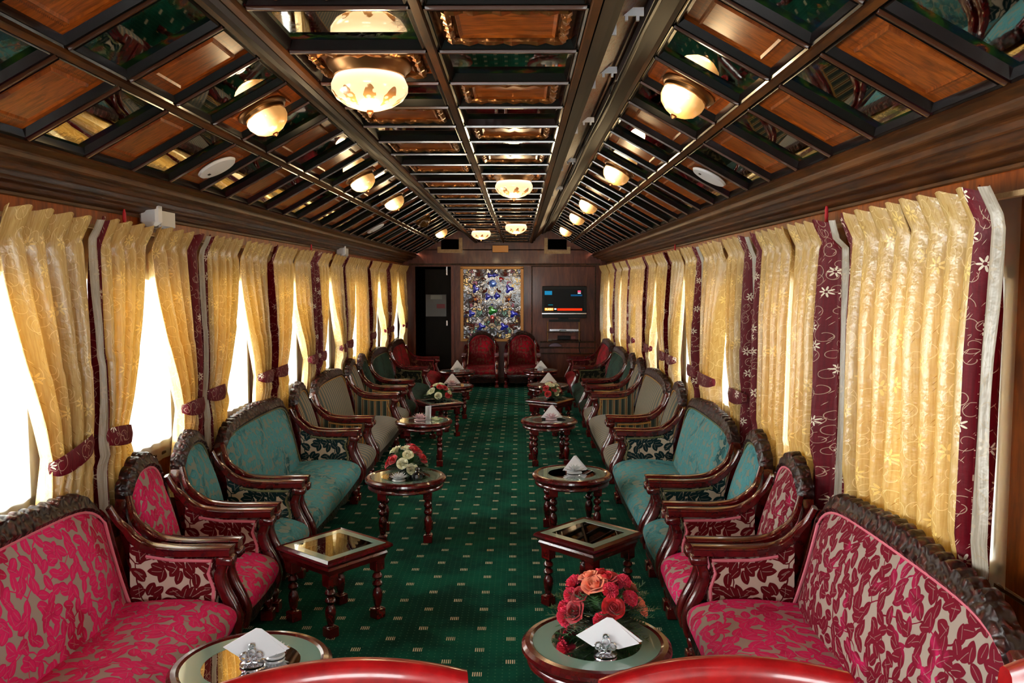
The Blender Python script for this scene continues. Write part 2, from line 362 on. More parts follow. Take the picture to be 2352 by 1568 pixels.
# ------------------------------------------------------------------ mesh builders
class MB:
    def __init__(s): s.v = []; s.f = []; s.mi = []; s.uv = {}
    def add(s, verts, faces, mi=0, uvs=None):
        o = len(s.v); s.v += [tuple(p) for p in verts]
        for k, f in enumerate(faces):
            if uvs is not None: s.uv[len(s.f)] = [uvs[i] for i in f]
            s.f.append([i + o for i in f]); s.mi.append(mi)
        return s
    def box(s, a, b, mi=0, bev=0.):
        x0, y0, z0 = a; x1, y1, z1 = b
        if bev <= 0:
            v = [(x, y, z) for z in (z0, z1) for y in (y0, y1) for x in (x0, x1)]
            f = [(0, 2, 3, 1), (4, 5, 7, 6), (0, 1, 5, 4), (2, 6, 7, 3), (0, 4, 6, 2), (1, 3, 7, 5)]
            return s.add(v, f, mi)
        rings = []
        for z, e in ((z0, bev), (z0 + bev, 0), (z1 - bev, 0), (z1, bev)):
            X0, X1, Y0, Y1 = x0 + e, x1 - e, y0 + e, y1 - e; q = bev * .6
            rings.append([(X0 + q, Y0, z), (X1 - q, Y0, z), (X1, Y0 + q, z), (X1, Y1 - q, z), (X1 - q, Y1, z), (X0 + q, Y1, z), (X0, Y1 - q, z), (X0, Y0 + q, z)])
        return s.loft(rings, mi=mi, caps=True)
    def loft(s, rings, mi=0, caps=False, closed=True, uv=None):
        n = len(rings[0]); v = [p for r in rings for p in r]; f = []
        uvs = None
        for i in range(len(rings) - 1):
            for j in range(n if closed else n - 1):
                k = (j + 1) % n
                f.append((i * n + j, i * n + k, (i + 1) * n + k, (i + 1) * n + j))
        if uv is not None: uvs = [uv(i, j) for i in range(len(rings)) for j in range(n)]
        if caps and closed:
            f.append(tuple(range(n))[::-1]); f.append(tuple((len(rings) - 1) * n + j for j in range(n)))
        return s.add(v, f, mi, uvs)
    def lathe(s, prof, c=(0, 0, 0), seg=20, mi=0, lobes=0, lobe_amp=0., caps=False):
        rings = []
        for r, z in prof:
            ring = []
            for j in range(seg):
                a = 2 * PI * j / seg; rr = r * (1 + (lobe_amp * abs(math.sin(lobes * a / 2)) if lobes else 0))
                ring.append((c[0] + rr * math.cos(a), c[1] + rr * math.sin(a), c[2] + z))
            rings.append(ring)
        n = len(prof)
        return s.loft(rings, mi=mi, caps=caps, uv=lambda i, j: (j / seg, i / (n - 1)))
    def tube(s, pts, r, seg=8, mi=0, caps=True, rad=None, flat=None):
        """tube along points; flat=(w,h) gives a rounded-rectangular section with w along +Y-ish side vector"""
        pts = [Vector(p) for p in pts]; rings = []; up = Vector((0, 0, 1)); side = None
        for i, p in enumerate(pts):
            d = (pts[min(i + 1, len(pts) - 1)] - pts[max(i - 1, 0)]).normalized()
            if flat: sd = Vector(flat[2]) if len(flat) > 2 else Vector((0, 1, 0))
            else:
                if side is None:
                    sd = d.cross(up); sd = Vector((1, 0, 0)) if sd.length < .1 else sd
                else: sd = side
                sd = sd - d * sd.dot(d)
                if sd.length < 1e-4: sd = d.orthogonal()
            sd = (sd - d * sd.dot(d)).normalized(); side = sd
            nn = d.cross(sd).normalized(); ring = []
            k = rad[i] if rad else 1.
            for j in range(seg):
                a = 2 * PI * (j + .5) / seg; ca, sa = math.cos(a), math.sin(a)
                if flat:
                    q = (abs(ca) ** 6 + abs(sa) ** 6) ** (-1 / 6)
                    ring.append(p + sd * ca * q * flat[0] / 2 * k + nn * sa * q * flat[1] / 2 * k)
                else: ring.append(p + (sd * ca + nn * sa) * r * k)
            rings.append(ring)
        return s.loft(rings, mi=mi, caps=caps)
    def grid(s, fn, nu, nv, mi=0, uv=None, flip=False):
        v = [fn(i / nu, j / nv) for j in range(nv + 1) for i in range(nu + 1)]; f = []
        for j in range(nv):
            for i in range(nu):
                a = j * (nu + 1) + i; q = (a, a + 1, a + nu + 2, a + nu + 1); f.append(q[::-1] if flip else q)
        uvs = [uv(i / nu, j / nv) for j in range(nv + 1) for i in range(nu + 1)] if uv else None
        return s.add(v, f, mi, uvs)
    def prism(s, poly, axis, a, b, mi=0):
        """extrude a 2-D polygon along axis between a and b"""
        def P(p, t):
            return (t, p[0], p[1]) if axis == 'x' else (p[0], t, p[1]) if axis == 'y' else (p[0], p[1], t)
        n = len(poly); v = [P(p, a) for p in poly] + [P(p, b) for p in poly]
        f = [tuple(range(n))[::-1], tuple(range(n, 2 * n))] + [(i, (i + 1) % n, n + (i + 1) % n, n + i) for i in range(n)]
        return s.add(v, f, mi)
    def build(s, name, mats, parent=None, smooth=True, angle=40, mat=None):
        me = bpy.data.meshes.new(name); vv = s.v
        if mat is not None: vv = [tuple(mat @ Vector(p)) for p in vv]
        me.from_pydata(vv, [], s.f)
        if not isinstance(mats, (list, tuple)): mats = [mats]
        for m in mats: me.materials.append(m)
        me.polygons.foreach_set('material_index', s.mi)
        if s.uv:
            ul = me.uv_layers.new(name='UVMap')
            for p in me.polygons:
                u = s.uv.get(p.index)
                if u:
                    for k, li in enumerate(p.loop_indices): ul.data[li].uv = u[k]
        if smooth:
            me.polygons.foreach_set('use_smooth', [True] * len(me.polygons))
            try: me.set_sharp_from_angle(angle=math.radians(angle))
            except Exception: pass
        me.update(); me.validate()
        o = bpy.data.objects.new(name, me); COL.objects.link(o)
        if parent: o.parent = parent
        return o

def box_uv(o, s=1.):
    """metric UVs from the dominant face direction"""
    me = o.data; ul = me.uv_layers.get('UVMap') or me.uv_layers.new(name='UVMap')
    for p in me.polygons:
        n = p.normal; ax = max(range(3), key=lambda i: abs(n[i]))
        for li in p.loop_indices:
            c = me.vertices[me.loops[li].vertex_index].co
            ul.data[li].uv = ((c.y, c.z) if ax == 0 else (c.x, c.z) if ax == 1 else (c.y, c.x))
    return o

def empty(name, loc=(0, 0, 0), rz=0.):
    o = bpy.data.objects.new(name, None); o.empty_display_size = .1; COL.objects.link(o); o.location = loc; o.rotation_euler = (0, 0, rz); return o
def tag(o, label=None, cat=None, group=None, kind=None):
    if label: o['label'] = label
    if cat: o['category'] = cat
    if group: o['group'] = group
    if kind: o['kind'] = kind
    return o
def copy_tree(o, parent=None):
    c = o.copy(); COL.objects.link(c); c.parent = parent
    for ch in list(o.children): copy_tree(ch, c)
    return c
def lerp(a, b, t): return a + (b - a) * t
def sstep(t): t = max(0., min(1., t)); return t * t * (3 - 2 * t)
def catmull(pts, n=6):
    out = []; P = [pts[0]] + list(pts) + [pts[-1]]
    for i in range(1, len(P) - 2):
        for k in range(n):
            t = k / n; out.append(tuple(.5 * (2 * b + (c - a) * t + (2 * a - 5 * b + 4 * c - d) * t * t + (3 * b - a - 3 * c + d) * t ** 3) for a, b, c, d in zip(P[i - 1], P[i], P[i + 1], P[i + 2])))
    out.append(tuple(pts[-1])); return out

# view geometry, used to read positions on the flat end wall
FW = Vector((-math.sin(YAW) * math.cos(PITCH), math.cos(YAW) * math.cos(PITCH), -math.sin(PITCH)))
RT = Vector((math.cos(YAW), math.sin(YAW), 0)); UP = RT.cross(FW)
YB = 12.88
def B(px, py, y=YB):
    r = FW * F_PX + RT * (px - 1176) - UP * (py - 784); t = y / r.y
    p = CAM + r * t; return p.x, p.z

# ------------------------------------------------------------------ the coach shell
Y0, Y1 = -2.6, YB
WX = 1.60
floor = MB().box((-1.75, Y0, -.05), (1.75, Y1 + 1.3, 0)).build('floor', M['carpet'], smooth=False); tag(floor, kind='structure')

def side_wall(name, s, wins):
    m = MB(); x0, x1 = s * WX, s * (WX + .10)
    lo, hi = min(x0, x1), max(x0, x1)
    m.box((lo, Y0, 0), (hi, Y1, WZ0)); m.box((lo, Y0, WZ1), (hi, Y1, 1.93))
    ys = [Y0] + [v for ab in wins for v in ab] + [Y1]
    for i in range(0, len(ys), 2): m.box((lo, ys[i], WZ0), (hi, ys[i + 1], WZ1))
    o = m.build(name, M['wall'], smooth=False); tag(o, kind='structure')
    t = MB()   # thin moulding line below the cornice and dado line
    for z in (1.884, .70):
        t.box((min(s * WX, s * (WX - .012)), Y0, z), (max(s * WX, s * (WX - .012)), Y1, z + .018), 0, .004)
    t.build('moulding', M['cornice'], o)
    return o
side_wall('wall_left', -1, WIN_L); side_wall('wall_right', 1, WIN_R)
n_win = 0
for s, wins in ((-1, WIN_L), (1, WIN_R)):
    for (a, b) in wins:
        n_win += 1; m = MB(); X0, X1 = sorted((s * (WX - .005), s * (WX + .07)))
        fw_ = .035
        m.box((X0, a, WZ0), (X1, a + fw_, WZ1)); m.box((X0, b - fw_, WZ0), (X1, b, WZ1)); m.box((X0, a, WZ0), (X1, b, WZ0 + fw_)); m.box((X0, a, WZ1 - fw_), (X1, b, WZ1))
        o = m.build('window_%d' % n_win, M['frame_white'], smooth=False); tag(o, kind='structure')
        MB().box((s * (WX + .04) - .003, a + fw_, WZ0 + fw_), (s * (WX + .04) + .003, b - fw_, WZ1 - fw_)).build('pane', M['pane'], o, smooth=False)

# wall behind the camera
EW = 1.0; EZ0, EZ1 = .8, 1.85
m = MB()
m.box((-1.75, Y0 - .08, 0), (1.75, Y0, EZ0)); m.box((-1.75, Y0 - .08, EZ1), (1.75, Y0, 2.6)); m.box((-1.75, Y0 - .08, EZ0), (-EW, Y0, EZ1)); m.box((EW, Y0 - .08, EZ0), (1.75, Y0, EZ1))
tag(m.build('wall_front', M['wall'], smooth=False), kind='structure')
m = MB()
for x in (-EW, -.35, .30, EW - .05): m.box((x, Y0 - .06, EZ0), (x + .05, Y0 - .01, EZ1))
m.box((-EW, Y0 - .06, EZ0), (EW, Y0 - .01, EZ0 + .05)); m.box((-EW, Y0 - .06, EZ1 - .05), (EW, Y0 - .01, EZ1))
o = m.build('window_25', M['mahogany'], smooth=False); tag(o, kind='structure'); MB().box((-EW + .02, Y0 - .04, EZ0 + .02), (EW - .02, Y0 - .035, EZ1 - .02)).build('pane', M['pane'], o, smooth=False)  # unseen end window, added to light the coach from the front

# --- ceiling: dropped flat strip, two coves, two slopes, two cornices; all run along the coach
FX0, FX1, FZ = -.425, .402, 2.207
SLX, SLZ = .70, 2.392       # upper edge of the slope
SBX, SBZ = 1.37, 2.022      # lower edge of the slope
def strip(m, poly, mi=0): m.prism(poly, 'y', Y0, Y1, mi)
cl = MB()
strip(cl, [(-1.75, 2.6), (1.75, 2.6), (1.75, 2.66), (-1.75, 2.66)])
strip(cl, [(FX0, FZ + .03), (FX1, FZ + .03), (FX1, FZ + .05), (FX0, FZ + .05)])
for s in (-1, 1):
    strip(cl, [(s * SLX, SLZ + .03), (s * SBX, SBZ + .03), (s * SBX, SBZ + .06), (s * SLX, SLZ + .06)])
ceiling = cl.build('ceiling', M['rib'], smooth=False); tag(ceiling, kind='structure')
# ribs lengthwise
BAY = .3585; BY0 = 2.3; KMIN = -5; KMAX = 29
bar_ys = [BY0 + BAY * k for k in range(KMIN, KMAX + 1)]
slope_d = Vector((SBX - SLX, 0, SBZ - SLZ)); SLEN = slope_d.length
def frame_of(j):
    """column j (0..5, from left): origin, across vector, length across, upward normal"""
    if j in (2, 3):
        w_ = (FX1 - FX0) / 2; x = FX0 + (j - 2) * w_
        return Vector((x, 0, FZ)), Vector((1, 0, 0)), w_, Vector((0, 0, 1))
    s = -1 if j < 2 else 1
    d = Vector((s * slope_d.x, 0, slope_d.z)).normalized()
    n = Vector((s * -d.z * s, 0, 0)); n = Vector((-s * d.z * 1.0, 0, s * d.x * 1.0)); n = n if n.z > 0 else -n
    first = j in (1, 4)          # upper column
    o = Vector((s * SLX, 0, SLZ)) + d * (0 if first else SLEN / 2)
    if s < 0:                     # walk left to right
        o2 = o + d * (SLEN / 2); return o2, -d, SLEN / 2, n
    return o, d, SLEN / 2, n
RW = .028
def quadbox(m, o, a, la, b, lb, n, t, mi=0, bev=.0):
    """box with corner o, edges a*la, b*lb and thickness n*t"""
    o = Vector(o); v = []
    for k, e in ((0, bev), (1, 0)):
        for (p, q) in ((e, e), (la - e, e), (la - e, lb - e), (e, lb - e)):
            v.append(o + a * p + b * q + n * (t * k))
    f = [(0, 3, 2, 1), (4, 5, 6, 7), (0, 1, 5, 4), (1, 2, 6, 5), (2, 3, 7, 6), (3, 0, 4, 7)]
    return m.add(v, f, mi)
YV = Vector((0, 1, 0))
ribs = MB()
for j in (0, 1, 2, 3, 4, 5):
    o, d, L, n = frame_of(j)
    for off in ((-RW / 2), (L - RW / 2)):
        if j in (1, 3, 5) and off < 0: continue
        quadbox(ribs, o + d * off + YV * bar_ys[0] - n * .012, d, RW, YV, bar_ys[-1] - bar_ys[0], n, .05, 0, .004)
ribs.build('lengthwise_rib', M['rib'], ceiling, smooth=False)
bars = MB()
for y in bar_ys:
    for j in range(6):
        o, d, L, n = frame_of(j)
        quadbox(bars, o + d * (RW / 2) + YV * (y - .010) - n * .006, d, L - RW, YV, .020, n, .045, 0, .006)
M['beading'] = plain('highlight brown beading', srgb(70, 38, 22), .2, 0, Specular_IOR_Level=.6, Coat_Weight=.3)  # lighter than the black bars, edge highlights put into the brown
bars.build('cross_bar', M['beading'], ceiling, smooth=False)
# cove / side faces of the dropped strip, cornices
cove = MB()
for s, fx in ((-1, FX0), (1, FX1)):
    fx_ = fx + s * .014
    pts = [(fx_, FZ - .012), (fx_ + s * .03, FZ - .004), (fx_ + s * .035, FZ + .025), (fx_ + s * .06, FZ + .03), (fx_ + s * .065, FZ + .055)]
    pts2 = [(s * .585, SLZ - .055), (s * .60, SLZ - .03), (s * .645, SLZ - .03), (s * .65, SLZ - .008), (s * (SLX - .008), SLZ - .008)]
    for pp in (pts, pts2):
        for a, b in zip(pp[:-1], pp[1:]):
            cove.prism([a, b, (b[0], b[1] + .03), (a[0], a[1] + .03)], 'y', Y0, Y1)
cove.build('cove_moulding', M['cove'], ceiling, smooth=False)
painted = NT('painted cove lining'); v = painted.coord()
pn = painted.noise(painted.vm('MULTIPLY', v, (10, 3, 10)), 7, 3, .6, 1.5).outputs[0]
pc = painted.mix(painted.step(pn, .50, .58), srgb(104, 92, 84), srgb(104, 40, 22)); pc = painted.mix(painted.step(pn, .63, .67), pc, srgb(40, 72, 50))
M['painted'] = painted.done(painted.bsdf(Base_Color=pc, Roughness=.5, Specular_IOR_Level=.3))
cv = MB()
for s, fx in ((-1, FX0), (1, FX1)):
    cv.prism([(fx + s * .075, FZ + .055), (s * .585, SLZ - .04), (s * .585, SLZ), (fx + s * .075, FZ + .1)], 'y', Y0, Y1)
cv.build('cove_lining', M['painted'], ceiling, smooth=False)
for s in (-1, 1):
    prof = catmull([(1.355, 2.018), (1.385, 2.0), (1.39, 1.975), (1.43, 1.97), (1.445, 1.945), (1.475, 1.953), (1.505, 1.938), (1.51, 1.925), (1.55, 1.92), (1.565, 1.908), (1.60, 1.902)], 4)
    c = MB()
    for a, b in zip(prof[:-1], prof[1:]):
        c.add([(s * a[0], Y0, a[1]), (s * b[0], Y0, b[1]), (s * b[0], Y1, b[1]), (s * a[0], Y1, a[1])], [(0, 1, 2, 3)])
    c.add([(s * 1.60, Y0, 1.902), (s * 1.60, Y1, 1.902), (s * 1.60, Y1, 2.07), (s * 1.60, Y0, 2.07), (s * 1.355, Y0, 2.018), (s * 1.355, Y1, 2.018)], [(0, 1, 2, 3), (3, 2, 5, 4)])
    o = c.build('trim_%d' % (1 if s < 0 else 2), M['cornice'], angle=25); tag(o, kind='structure')
# panels: a chequer of painted mirrors and veneered panels
pan = []
def panel_data(j, kind):
    o, d, L, n = frame_of(j); la = L - RW; lb = BAY - .024; m = MB()
    W_ = lambda p, q, h: d * p + YV * q + n * h
    rim = .016; mats = None
    def ring(e0, h0, e1, h1, mi):
        q0 = [W_(e0, e0, h0), W_(la - e0, e0, h0), W_(la - e0, lb - e0, h0), W_(e0, lb - e0, h0)]
        q1 = [W_(e1, e1, h1), W_(la - e1, e1, h1), W_(la - e1, lb - e1, h1), W_(e1, lb - e1, h1)]
        m.add(q0 + q1, [(k, (k + 1) % 4, 4 + (k + 1) % 4, 4 + k) for k in range(4)], mi, [(0.2, .15)] * 8)
    ring(0, .0, .006, .004, 1); ring(.006, .004, .012, -.001, 1); ring(.012, -.001, .022, .022, 1)
    e = .022; h = .022
    if kind == 'mirror':
        q = [W_(e, e, h), W_(la - e, e, h), W_(la - e, lb - e, h), W_(e, lb - e, h)]
        m.add(q, [(0, 1, 2, 3)], 0, [(.0, .0), (.40, .0), (.40, .31), (.0, .31)])
        mats = [M['mirror'], M['bar']]
    else:
        q = [W_(e, e, h), W_(la - e, e, h), W_(la - e, lb - e, h), W_(e, lb - e, h)]
        m.add(q, [(0, 1, 2, 3)], 0, [(.0, .0), (.40, .0), (.40, .31), (.0, .31)])
        # raised fielded centre
        e1 = .062
        r = lambda ee, hh: [W_(ee, ee, hh), W_(la - ee, ee, hh), W_(la - ee, lb - ee, hh), W_(ee, lb - ee, hh)]
        a0, a1, a2 = r(e1, h - .001), r(e1 + .006, h - .010), r(e1 + .014, h - .006)
        m.add(a0 + a1 + a2, [(k, (k + 1) % 4, 4 + (k + 1) % 4, 4 + k) for k in range(4)] + [(4 + k, 4 + (k + 1) % 4, 8 + (k + 1) % 4, 8 + k) for k in range(4)] + [(8, 9, 10, 11)], 0, [(u * .4, v_ * .31) for k in range(3) for (u, v_) in ((.2, .2), (.8, .2), (.8, .8), (.2, .8))])
        mats = [M['panel'], M['bar']]
        if j in (2, 3):   # gilt carved frame on the flat strip's panels
            fe = .045; fh = h - .010
            for (p0, p1) in (((fe, fe), (la - fe, fe)), ((la - fe, fe), (la - fe, lb - fe)), ((la - fe, lb - fe), (fe, lb - fe)), ((fe, lb - fe), (fe, fe))):
                k = 13; prs = []
                for i in range(k + 1):
                    t = i / k; prs.append(W_(lerp(p0[0], p1[0], t), lerp(p0[1], p1[1], t), fh))
                m.tube(prs, .011, 6, 2, rad=[1 + .35 * math.sin(i * 2.4) for i in range(k + 1)])
            mats = [M['panel'], M['bar'], M['gilt']]
    return m, mats
protos = {}
for j in range(6):
    for kind in ('mirror', 'wood'):
        m, mats = panel_data(j, kind); ob = m.build('mirror_panel' if kind == 'mirror' else 'wood_panel', mats, None, smooth=False)
        protos[(j, kind)] = ob
cnt = {'mirror': 0, 'wood': 0}; used = set(); rest = {'mirror': [], 'wood': []}
for k in sorted(range(KMIN, KMAX), key=lambda k: abs(k + .5)):
    for j in range(6):
        kind = 'wood' if (j + k) % 2 == 0 else 'mirror'; pr = protos[(j, kind)]
        o, d, L, n = frame_of(j); loc = o + d * (RW / 2) + YV * (BY0 + BAY * k + .012)
        if cnt[kind] < 96 and k >= -2:
            cnt[kind] += 1
            c = pr if (j, kind) not in used else pr.copy()
            if (j, kind) in used: COL.objects.link(c)
            used.add((j, kind)); c.parent = ceiling; c.location = loc
        else: rest[kind].append((pr, loc))
for kind, lst in rest.items():      # the remaining small far panels
    me = {}
    m = MB(); mats = [M['mirror'] if kind == 'mirror' else M['panel'], M['bar'], M['gilt']]
    for pr, loc in lst:
        d_ = pr.data; uvl = d_.uv_layers[0].data if d_.uv_layers else None; o0 = len(m.v)
        m.v += [tuple(v_.co + loc) for v_ in d_.vertices]
        for p in d_.polygons:
            if uvl: m.uv[len(m.f)] = [tuple(uvl[li].uv) for li in p.loop_indices]
            m.f.append([i + o0 for i in p.vertices]); m.mi.append(p.material_index)
    o = m.build('mirror_panels_beyond' if kind == 'mirror' else 'wood_panels_beyond', mats, ceiling, smooth=False); o['kind'] = 'stuff'

# ------------------------------------------------------------------ end wall
def wrect(m, px0, py0, px1, py1, t0, t1, mi=0, bev=0.):
    """slab on the end wall between two corners given as seen, standing t0..t1 in front of it"""
    xa, za = B(px0, py1); xb, zb = B(px1, py0)
    m.box((xa, YB - t1, za), (xb, YB - t0, zb), mi, bev); return xa, za, xb, zb
dx0, dz0 = B(956, 861); dx1, dz1 = B(1036, 612)
vents = []
for (a, b, c, d) in ((1013, 549, 1054, 571), (1258, 549, 1302, 573)):
    p, q = B(a, d), B(c, b); vents.append((p[0], p[1] - .01, q[0], q[1] + .0))
m = MB()
def wallpiece(x0, z0, x1, z1): m.box((x0, YB, z0), (x1, YB + .06, z1))
v1, v2 = vents
wallpiece(-1.75, 0, dx0, dz1); wallpiece(dx1, 0, 1.75, dz1); wallpiece(-1.75, dz1, 1.75, v1[1])
zt = max(v1[3], v2[3]); zb_ = min(v1[1], v2[1])
wallpiece(-1.75, zb_, v1[0], zt); wallpiece(v1[2], zb_, v2[0], zt); wallpiece(v2[2], zb_, 1.75, zt); wallpiece(-1.75, zt, 1.75, 2.6)
wallpiece(v1[0], v1[1] - .03, v1[2], v1[1]); wallpiece(v2[0], v2[1] - .03, v2[2], v2[1])
wb = m.build('wall_back', M['backwall'], smooth=False); tag(wb, kind='structure')
# beading on the wall
t = MB()
def bead(px0, py0, px1, py1, th=.010, w_=.018):
    (xa, za), (xb, zb) = B(px0, py1), B(px1, py0)
    for r in ((xa, za, xb, za + w_), (xa, zb - w_, xb, zb), (xa, za, xa + w_, zb), (xb - w_, za, xb, zb)): t.box((r[0], YB - th, r[1]), (r[2], YB, r[3]), 0, .003)
bead(1220, 610, 1369, 868)
for (y0_, y1_) in ((783, 787), (797, 800), (810, 813)): wrect(t, 1240, y0_, 1369, y1_, 0, .018)
wrect(t, 940, 605, 1378, 609, 0, .02); wrect(t, 940, 866, 1378, 879, 0, .012)
t.build('beading', M['cornice'], wb, smooth=False)
# vents
for k, v_ in enumerate(vents):
    m = MB(); e = .055; x0, z0, x1, z1 = v_; y0_, y1_ = YB - .02, YB + .05
    m.box((x0 - e, y0_, z0 - e), (x1 + e, y1_, z0)); m.box((x1 if k == 0 else x0 - e, y0_, z0), (x1 + e if k == 0 else x0, y1_, z1 + .02)); m.box((x0 - e if k == 0 else x1, y0_, z0), (x0 if k == 0 else x1 + e, y1_, z1 - .12))
    o = m.build('vent_frame', M['pale_wood'], smooth=False)
    tag(o, 'pale wood frame round the vent hole ' + ('above the dark doorway' if k == 0 else 'above the television'), 'vent', 'vent frames high on the end wall')
    m = MB(); A_, B2, C_, D_ = x0 - e, x1 + e, z0 - e, z1 + .2
    m.box((A_, YB + .30, C_), (B2, YB + .33, D_)); m.box((A_ - .02, YB + .061, C_ - .02), (A_, YB + .33, D_ + .02)); m.box((B2, YB + .061, C_ - .02), (B2 + .02, YB + .33, D_ + .02))
    m.box((A_, YB + .061, C_ - .02), (B2, YB + .33, C_)); m.box((A_, YB + .061, D_), (B2, YB + .33, D_ + .02)); m.build('backing', M['darkroom'], o, smooth=False)
# small plate above the stained glass
m = MB(); wrect(m, 1131, 563, 1168, 580, 0, .03, 0, .006); tag(m.build('wall_plate', M['brass'], smooth=False), 'small brown plate high on the end wall above the stained glass', 'plate')
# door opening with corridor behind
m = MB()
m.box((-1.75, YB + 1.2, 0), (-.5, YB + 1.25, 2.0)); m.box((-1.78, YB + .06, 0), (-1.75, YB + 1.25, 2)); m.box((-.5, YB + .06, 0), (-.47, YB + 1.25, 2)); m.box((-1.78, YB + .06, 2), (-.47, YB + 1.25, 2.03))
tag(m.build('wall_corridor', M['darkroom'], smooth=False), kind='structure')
m = MB(); fw_ = .05
m.box((dx0 - fw_, YB - .03, 0), (dx0, YB + .06, dz1)); m.box((dx1, YB - .03, 0), (dx1 + fw_, YB + .06, dz1)); m.box((dx0 - fw_, YB - .03, dz1), (dx1 + fw_, YB + .06, dz1 + .02))
d1 = m.build('door_1', M['backwall'], smooth=False); tag(d1, kind='structure')
# the inner door leaf standing half open in the corridor
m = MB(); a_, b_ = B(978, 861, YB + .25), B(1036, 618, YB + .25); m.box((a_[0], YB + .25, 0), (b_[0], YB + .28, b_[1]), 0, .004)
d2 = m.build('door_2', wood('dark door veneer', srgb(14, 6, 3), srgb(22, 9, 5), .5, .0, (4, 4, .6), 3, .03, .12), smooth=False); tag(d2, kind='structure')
m = MB(); a_, b_ = B(1025, 748, YB + .23), B(1027, 736, YB + .23); m.box((a_[0], YB + .235, a_[1]), (b_[0] + .008, YB + .25, b_[1] + .0), 0, .002); m.build('handle', M['silver'], d2)
m = MB(); a_, b_ = B(1025, 632, YB + .23), B(1028, 612, YB + .23); m.box((a_[0], YB + .215, a_[1]), (b_[0], YB + .25, b_[1]), 0, .002); m.build('bolt', M['silver'], d2)
# notice board in the doorway
m = MB(); a_, b_ = B(978, 727, YB + .2), B(1025, 676, YB + .2); m.box((a_[0], YB + .20, a_[1]), (b_[0], YB + .245, b_[1]), 0, .004)
nb = m.build('notice_board', plain('grey board', srgb(84, 82, 84), .4)); tag(nb, 'grey framed notice board hanging on the door in the dark doorway', 'notice board')
m = MB(); a_, b_ = B(989, 687, YB + .19), B(1015, 677, YB + .19); m.box((a_[0], YB + .195, a_[1]), (b_[0], YB + .199, b_[1])); o = m.build('title_strip', plain('grey card', srgb(140, 140, 138), .6), nb, smooth=False)
m = MB(); a_, b_ = B(1003, 708, YB + .19), B(1022, 698, YB + .19); m.box((a_[0], YB + .195, a_[1]), (b_[0], YB + .199, b_[1])); m.build('red_notice', plain('dull red card', srgb(120, 44, 54), .6), nb, smooth=False)

# --- stained glass
def stained():
    t = NT('stained glass'); v = t.coord(); x, y, z = t.xyz(v); p0 = t.comb(t.math('ABSOLUTE', x), z, 0.)
    w0 = t.vm('SCALE', t.vm('SUBTRACT', t.noise(p0, 7, 2, .5, 1.2).outputs['Color'], (.5, .5, .5)), .22)
    p = t.vm('ADD', p0, w0)
    ve = t.n('TexVoronoi', {'voronoi_dimensions': '2D', 'feature': 'DISTANCE_TO_EDGE'}, Vector=p, Scale=15.)
    vo = t.n('TexVoronoi', {'voronoi_dimensions': '2D', 'feature': 'F1'}, Vector=p, Scale=15.)
    r = t.xyz(vo.outputs['Color'])[0]
    cr = t.n('ValToRGB', None, _0=r); e = cr.color_ramp; e.interpolation = 'CONSTANT'
    e.elements[0].position = 0; e.elements[0].color = srgb(206, 208, 218); e.elements[1].position = .3; e.elements[1].color = srgb(168, 154, 140)
    for a, c in ((.45, srgb(136, 142, 158)), (.62, srgb(214, 190, 140)), (.7, srgb(140, 90, 110)), (.78, srgb(70, 26, 16)), (.90, srgb(110, 150, 140)), (.95, srgb(40, 40, 110))):
        q = e.elements.new(a); q.color = c
    lead = t.math('LESS_THAN', ve.outputs['Distance'], .11)
    g = t.bsdf(Base_Color=cr.outputs[0], Metallic=.8, Roughness=.2, Normal=t.bump(t.noise(v, 60, 2).outputs[0], .5, .01))
    l = t.bsdf(Base_Color=srgb(36, 18, 10), Roughness=.35, Coat_Weight=.5)
    return t.done(t.n('MixShader', None, _0=lead, _1=g.outputs[0], _2=l.outputs[0]))
gx0, gz0 = B(1061, 781); gx1, gz1 = B(1200, 614); gcx = (gx0 + gx1) / 2
sg = empty('stained_glass_panel', (gcx, YB, gz0)); tag(sg, 'tall stained glass panel of scrolling flowers in a gilt wooden frame on the end wall', 'stained glass')
loc = Matrix.Translation((-gcx, -YB, -gz0))
m = MB(); m.box((gx0 + .03, YB - .035, gz0 + .03), (gx1 - .03, YB - .022, gz1 - .03)); m.build('glass', stained(), sg, smooth=False, mat=loc)
m = MB()
for (a, b, c, d) in ((gx0 - .02, gz0 - .02, gx1 + .02, gz0 + .03), (gx0 - .02, gz1 - .03, gx1 + .02, gz1 + .02), (gx0 - .02, gz0, gx0 + .03, gz1), (gx1 - .03, gz0, gx1 + .02, gz1)):
    m.box((a, YB - .05, b), (c, YB, d), 0, .008)
m.build('frame', M['gold_bead'], sg, smooth=False, mat=loc)
SGC = {'blue': (28, 40, 190), 'lightblue': (60, 110, 220), 'red': (170, 14, 22), 'green': (14, 130, 30), 'amber': (210, 110, 20), 'maroon': (84, 20, 14)}
SGM = {k: plain('glass ' + k, srgb(*c), .12, .3, Coat_Weight=1., Emission_Color=srgb(*c), Emission_Strength=.0) for k, c in SGC.items()}
def flat_shape(pts, name, mat, parent, y0=YB - .045, y1=YB - .034):
    m = MB(); P = [B(*p) for p in pts]; n = len(P)
    cx_ = sum(p[0] for p in P) / n; cz_ = sum(p[1] for p in P) / n
    v = [(p[0], y0 + .004, p[1]) for p in P] + [(p[0], y1, p[1]) for p in P] + [(cx_, y0 - .004, cz_)]
    f = [(i, (i + 1) % n, n + (i + 1) % n, n + i) for i in range(n)] + [(2 * n, (i + 1) % n, i) for i in range(n)]
    m.add(v, f); return m.build(name, mat, parent, mat=loc)
